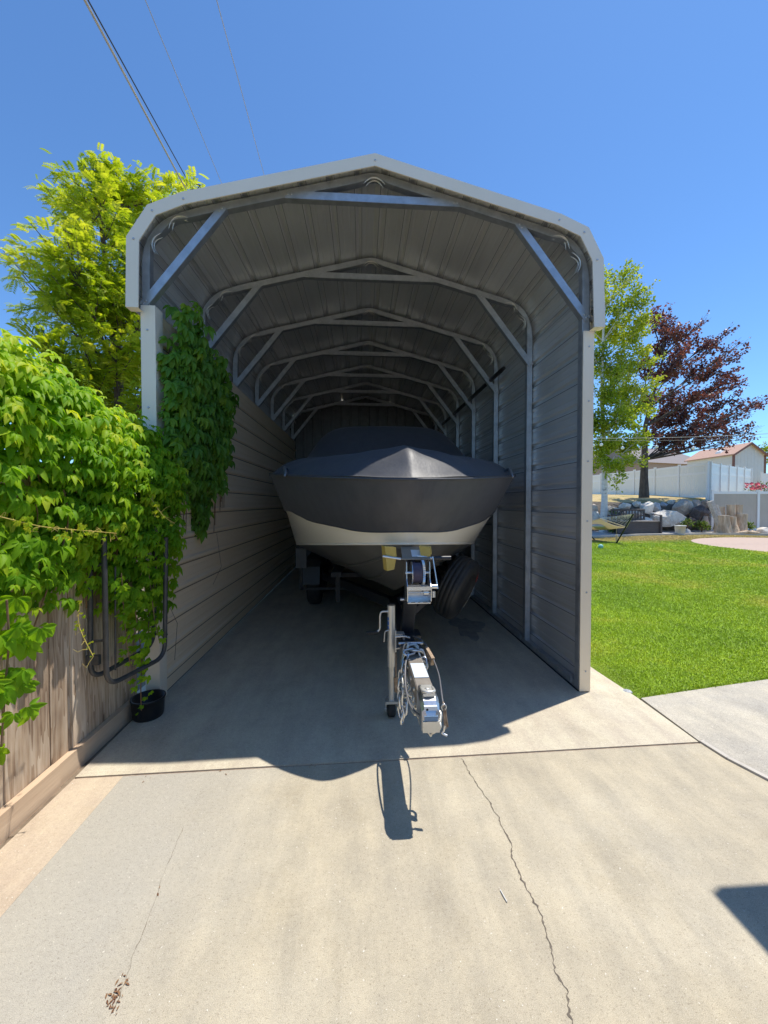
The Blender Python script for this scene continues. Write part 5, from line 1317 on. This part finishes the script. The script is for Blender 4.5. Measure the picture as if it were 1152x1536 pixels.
for i in range(9):
    th_ = math.pi * i / 8; rr.append([pc2 + Vector((.42 * math.sin(th_) * math.cos(a) , .24 * math.sin(th_) * math.sin(a), -.09 * math.cos(th_))) for a in [2 * math.pi * k / 16 for k in range(17)]])
g.grid(rr, True); g.build('pillow', 'cushion', hm)
g = MB(); pp = at(925, 790, 15.6); g.tube([pp + Vector((0, 0, .05)), pp - Vector((0, 0, .35))], .008, 5); g.bar(pp - Vector((0, 0, .35)), pp - Vector((0, 0, .62)), .10, .05, bev=.02); g.build('tassel', 'canvas', hm)

# bucket
pb_ = at(1020, 806, 18.6); g = MB(); g.disc((pb_.x, pb_.y, .04), (0, 0, 1), [(.19, 0), (.235, .42), (.25, .42), (.25, .47), (.232, .47), (.215, .38), (.02, .37)], 24)
tag(g.build('bucket', 'bucket', origin=(pb_.x, pb_.y, .04)), 'cloudy white plastic bucket standing on the gravel', 'bucket')
# potted greenery and small shrubs
def shrub(name, label, x, y, r, Y, seed, mat='shrub_leaf', cat_='shrub', flowers=False, lsz=.12, n=170):
    c = at(x, y, Y); k = Y / F; R = r * k; root = thing(name, label, cat_, (c.x, c.y, c.z - R)); rg = np.random.default_rng(seed)
    d = unit(rg.normal(size=(n, 3))); d[:, 2] = np.abs(d[:, 2]) * 1.2 - .5; P = np.array(tuple(c)) + d * R * rg.uniform(.3, 1, (n, 1))
    tv, tq = leaf_template(.45, .08, .3); V, Q, kk = scatter(tv, tq, P, d + .5 * rg.normal(size=(n, 3)) + np.array([0, 0, .3]), rg.normal(size=(n, 3)) * .6 + np.array([0, -.4, 1]), lsz * rg.uniform(.7, 1.4, n))
    np_mesh('foliage', V, Q, np.repeat(rg.random(n), kk), mat, root)
    g = MB(); rs = random.Random(seed)
    for i in range(8): g.tube([(c.x, c.y, c.z - R), (c.x + rs.gauss(0, R * .3), c.y + rs.gauss(0, R * .3), c.z), (c.x + rs.gauss(0, R * .5), c.y + rs.gauss(0, R * .5), c.z + R * .6)], [.012, .009, .004], 5)
    g.build('stem', 'vine_stem', root)
    if flowers:
        g = MB()
        for i in range(46):
            q = c + Vector((rs.uniform(-1, 1) * R, rs.uniform(-.5, .3) * R, R * rs.uniform(.1, .55)))
            for a in range(5): 
                t = a * 2 * math.pi / 5; g.add([q, q + Vector((math.cos(t) * .09, math.sin(t) * .05 - .03, math.sin(t) * .07 + .03)), q + Vector((math.cos(t + .6) * .10, math.sin(t + .6) * .05 - .03, math.sin(t + .6) * .075 + .03)), q + Vector((math.cos(t + 1.1) * .07, math.sin(t + 1.1) * .05 - .03, math.sin(t + 1.1) * .06 + .03))], [(0, 1, 2, 3)])
        g.build('blossom', 'red_flower', root)
shrub('shrub', 'green shrub between the dark boulder and the fence post', 1053, 789, 10, 20.0, 1, n=240)
shrub('shrub', 'small green shrub at the foot of the old stump', 1121, 790, 10, 19.9, 2, n=220)
shrub('shrub', 'tuft of leaves growing out of stones by the bucket', 1031, 784, 8, 19.6, 3, n=120)
shrub('shrub', 'little weed clump on boulders over the hammock', 920, 768, 5, 20.6, 5, n=70)
shrub('shrub', 'low weed sprouting in gravel beside the aspen trunk', 919, 795, 5, 19.6, 6, n=70)
shrub('flower_bush', 'pink-red flowering bush above the tan fence rail', 1142, 738, 24, 22.6, 4, flowers=True, cat_='flowers', n=260)

# old stump with several sawn stems and a leaning log
st = thing('tree_stump', 'weathered multi-stem stump with sawn tops and a leaning split log', 'stump', atz(1098, 800))
def stem(g, bx, by, tx, ty, Y, r0_, r1_, seed):
    rs = random.Random(seed); a = at(bx, by, Y); b_ = at(tx, ty, Y + .05); n = 18; rows = []
    ph = [rs.uniform(0, 6) for _ in range(4)]
    for i in range(8):
        t = i / 7; c = a.lerp(b_, t); r = r0_ + (r1_ - r0_) * min(1, t * 1.6); r_row = []
        for k in range(n + 1):
            th = 2 * math.pi * (k % n) / n; q = r * (1 + .10 * math.sin(3 * th + ph[0]) + .07 * math.sin(7 * th + ph[1] + t) + .22 * max(0, .3 - t) * math.sin(5 * th + ph[2]))
            r_row.append(c + Vector((math.cos(th) * q, math.sin(th) * q, 0)))
        rows.append(r_row)
    g.mi = 0; g.grid(rows, True); g.mi = 1; g.add([p + Vector((0, 0, .002)) for p in rows[-1][:-1]], [tuple(range(n))], False)
parts_ = [(1085, 801, 1083, 773, 19.0, .40, .30), (1100, 802, 1098, 775, 18.9, .34, .17), (1110, 800, 1114, 771, 19.0, .30, .21), (1097, 798, 1096, 757, 19.35, .28, .17), (1103, 798, 1107, 757, 19.4, .30, .19), (1082, 795, 1081, 760, 19.7, .34, .17)]
for i, (bx, by, tx, ty, Y, r0_, r1_) in enumerate(parts_):
    g = MB(); stem(g, bx, by, tx, ty, Y, r0_, r1_, 50 + i); g.build('stem', ['stump_wood', 'stump_grey'], st)
g = MB(); A = at(1084, 797, 18.95); Bq = at(1065, 752, 19.2); g.bar(A, Bq, .30, .22, up=(0, -1, .2), bev=.05); g.bar(A + Vector((.14, .02, 0)), at(1074, 757, 19.25), .16, .16, up=(0, -1, .2), bev=.04); g.build('leaning_log', 'stump_grey', st)
rs = random.Random(6); g = MB()
for k in range(9):
    a = 2 * math.pi * k / 9; p = atz(1096, 800) + Vector((0, 0, .12)); q = p + Vector((math.cos(a) * rs.uniform(.6, .95), math.sin(a) * rs.uniform(.4, .7), -.08)); g.tube([p + Vector((0, 0, .25)), p.lerp(q, .55) + Vector((0, 0, .08)), q], [.14, .09, .03], 8)
g.build('root', 'stump_wood', st)
# driftwood on the gravel
pd = atz(1125, 803); g = MB(); g.tube([pd + Vector((-.7, .1, .10)), pd + Vector((-.2, 0, .16)), pd + Vector((.25, -.05, .13)), pd + Vector((.62, -.1, .06))], [.05, .09, .07, .02], 8); g.tube([pd + Vector((.0, 0, .14)), pd + Vector((.3, .15, .22)), pd + Vector((.7, .15, .14))], [.05, .04, .015], 7)
tag(g.build('driftwood', 'stump_wood', origin=pd), 'pale twisted driftwood branch lying on gravel by the stump', 'driftwood')
# ball
pb2 = atz(901, 823); g = MB(); R = .085; g.disc((pb2.x, pb2.y, R - .01), (0, 0, 1), [(R * math.sin(math.pi * k / 12) + .0005, -R * math.cos(math.pi * k / 12)) for k in range(13)], 20)
tag(g.build('ball', 'ball', origin=(pb2.x, pb2.y, R)), 'small pale teal ball lying on the lawn by the hammock', 'ball')
# stone set at the lawn corner
pg = atz(941, 1037); g = MB(); g.disc((pg.x, pg.y, -.01), (0, 0, 1), [(.036, 0), (.038, .010), (.03, .017), (.01, .019)], 14)
tag(g.build('sprinkler_cap', 'rock_blue', origin=pg), 'small round grey sprinkler cap at the lawn corner by the concrete', 'sprinkler')

# string lights over the lawn
sl_ = thing('string_lights', 'thin wire with round white bulbs strung above the lawn', 'string lights', at(1000, 660, 15))
A = at(840, 657, 15.0); Bq = at(1210, 647, 15.0); g = MB(); g.tube(sag(A, Bq, .10, 20), .011, 6); A2 = at(840, 659, 15.0); g.tube(sag(A2, at(1210, 652, 15.2), .13, 20), .005, 6); g.build('wire', 'wire_grey', sl_)
for x, y in ((890, 668), (902, 667), (934, 672), (985, 670), (1040, 672)):
    p = at(x, y, 15.0); g = MB(); g.tube([p + Vector((0, 0, .32)), p + Vector((0, 0, .05))], .005, 5); g.disc(p, (0, 0, 1), [(.062 * math.sin(math.pi * k / 10) + .001, .062 * math.cos(math.pi * k / 10)) for k in range(11)][::-1], 14); g.build('bulb', 'bulb', sl_)

# overhead cables
def overhead(name, label, p1, p2, z1, z2, r, mat):
    a = atz(*p1, z1); b_ = atz(*p2, z2); d = b_ - a; P = [a - d * .8, a, b_, b_ + d * 2.5, b_ + d * 6]
    P[3].z -= .0; g = MB(); g.tube(P, r, 8); tag(g.build(name, mat, origin=a), label, 'cable', 'cables overhead')
overhead('overhead_cable', 'thick grey utility cable crossing the sky to the pale tree', (127, 0), (264, 256), 6.4, 7.0, .0125, 'wire_grey')
overhead('overhead_cable', 'dark blue-black cable running close beside the thick grey one', (132, 0), (270, 250), 6.4, 7.0, .0075, 'wire_black')
overhead('overhead_cable', 'hair-thin wire midway between thick cables and roof peak', (218, 0), (322, 250), 6.4, 7.0, .0046, 'wire_thin')
overhead('overhead_cable', 'hair-thin wire closest to the roof peak', (325, 0), (395, 258), 6.4, 7.0, .0046, 'wire_thin')

# ------------------------------------------------------------------ light, sky, camera
S = Vector((.93, .46, 3.012)).normalized()
sun = bpy.data.lights.new('sun', 'SUN'); sun.energy = 3.15; sun.angle = math.radians(.53); sun.color = (1, .945, .85)
so = bpy.data.objects.new('sun', sun); COL.objects.link(so); so.rotation_euler = S.to_track_quat('Z', 'Y').to_euler(); so.location = S * 50
w = bpy.data.worlds.new('World'); SC.world = w; w.use_nodes = True; nt = w.node_tree; nt.nodes.clear()
sky = nd(nt, 'ShaderNodeTexSky', sky_type='NISHITA'); sky.sun_disc = False
sky.sun_elevation = math.asin(S.z); sky.sun_rotation = math.atan2(S.x, S.y)
sky.altitude = 1400; sky.air_density = 1.0; sky.dust_density = .4; sky.ozone_density = 2.5
bg = nd(nt, 'ShaderNodeBackground'); bg.inputs[1].default_value = .138; wo = nd(nt, 'ShaderNodeOutputWorld')
nt.links.new(mix(nt, 1.0, sky.outputs[0], (.56, .79, .97), 'MULTIPLY'), bg.inputs[0]); nt.links.new(bg.outputs[0], wo.inputs[0])
cam = bpy.data.cameras.new('camera'); co = bpy.data.objects.new('camera', cam); COL.objects.link(co); SC.camera = co
cam.sensor_fit = 'VERTICAL'; cam.sensor_height = 36; cam.lens = F / 1536 * 36; cam.clip_end = 1500; cam.clip_start = .05
co.location = (0, 0, H)
co.matrix_world = Matrix(((RT[0], UP[0], -FW[0], 0), (RT[1], UP[1], -FW[1], 0), (RT[2], UP[2], -FW[2], H), (0, 0, 0, 1)))
SC.view_settings.view_transform = 'Standard'; SC.view_settings.look = 'None'; SC.view_settings.exposure = 0.70; SC.view_settings.gamma = 1
SC.cycles.max_bounces = 10; SC.cycles.diffuse_bounces = 6; SC.cycles.transmission_bounces = 6
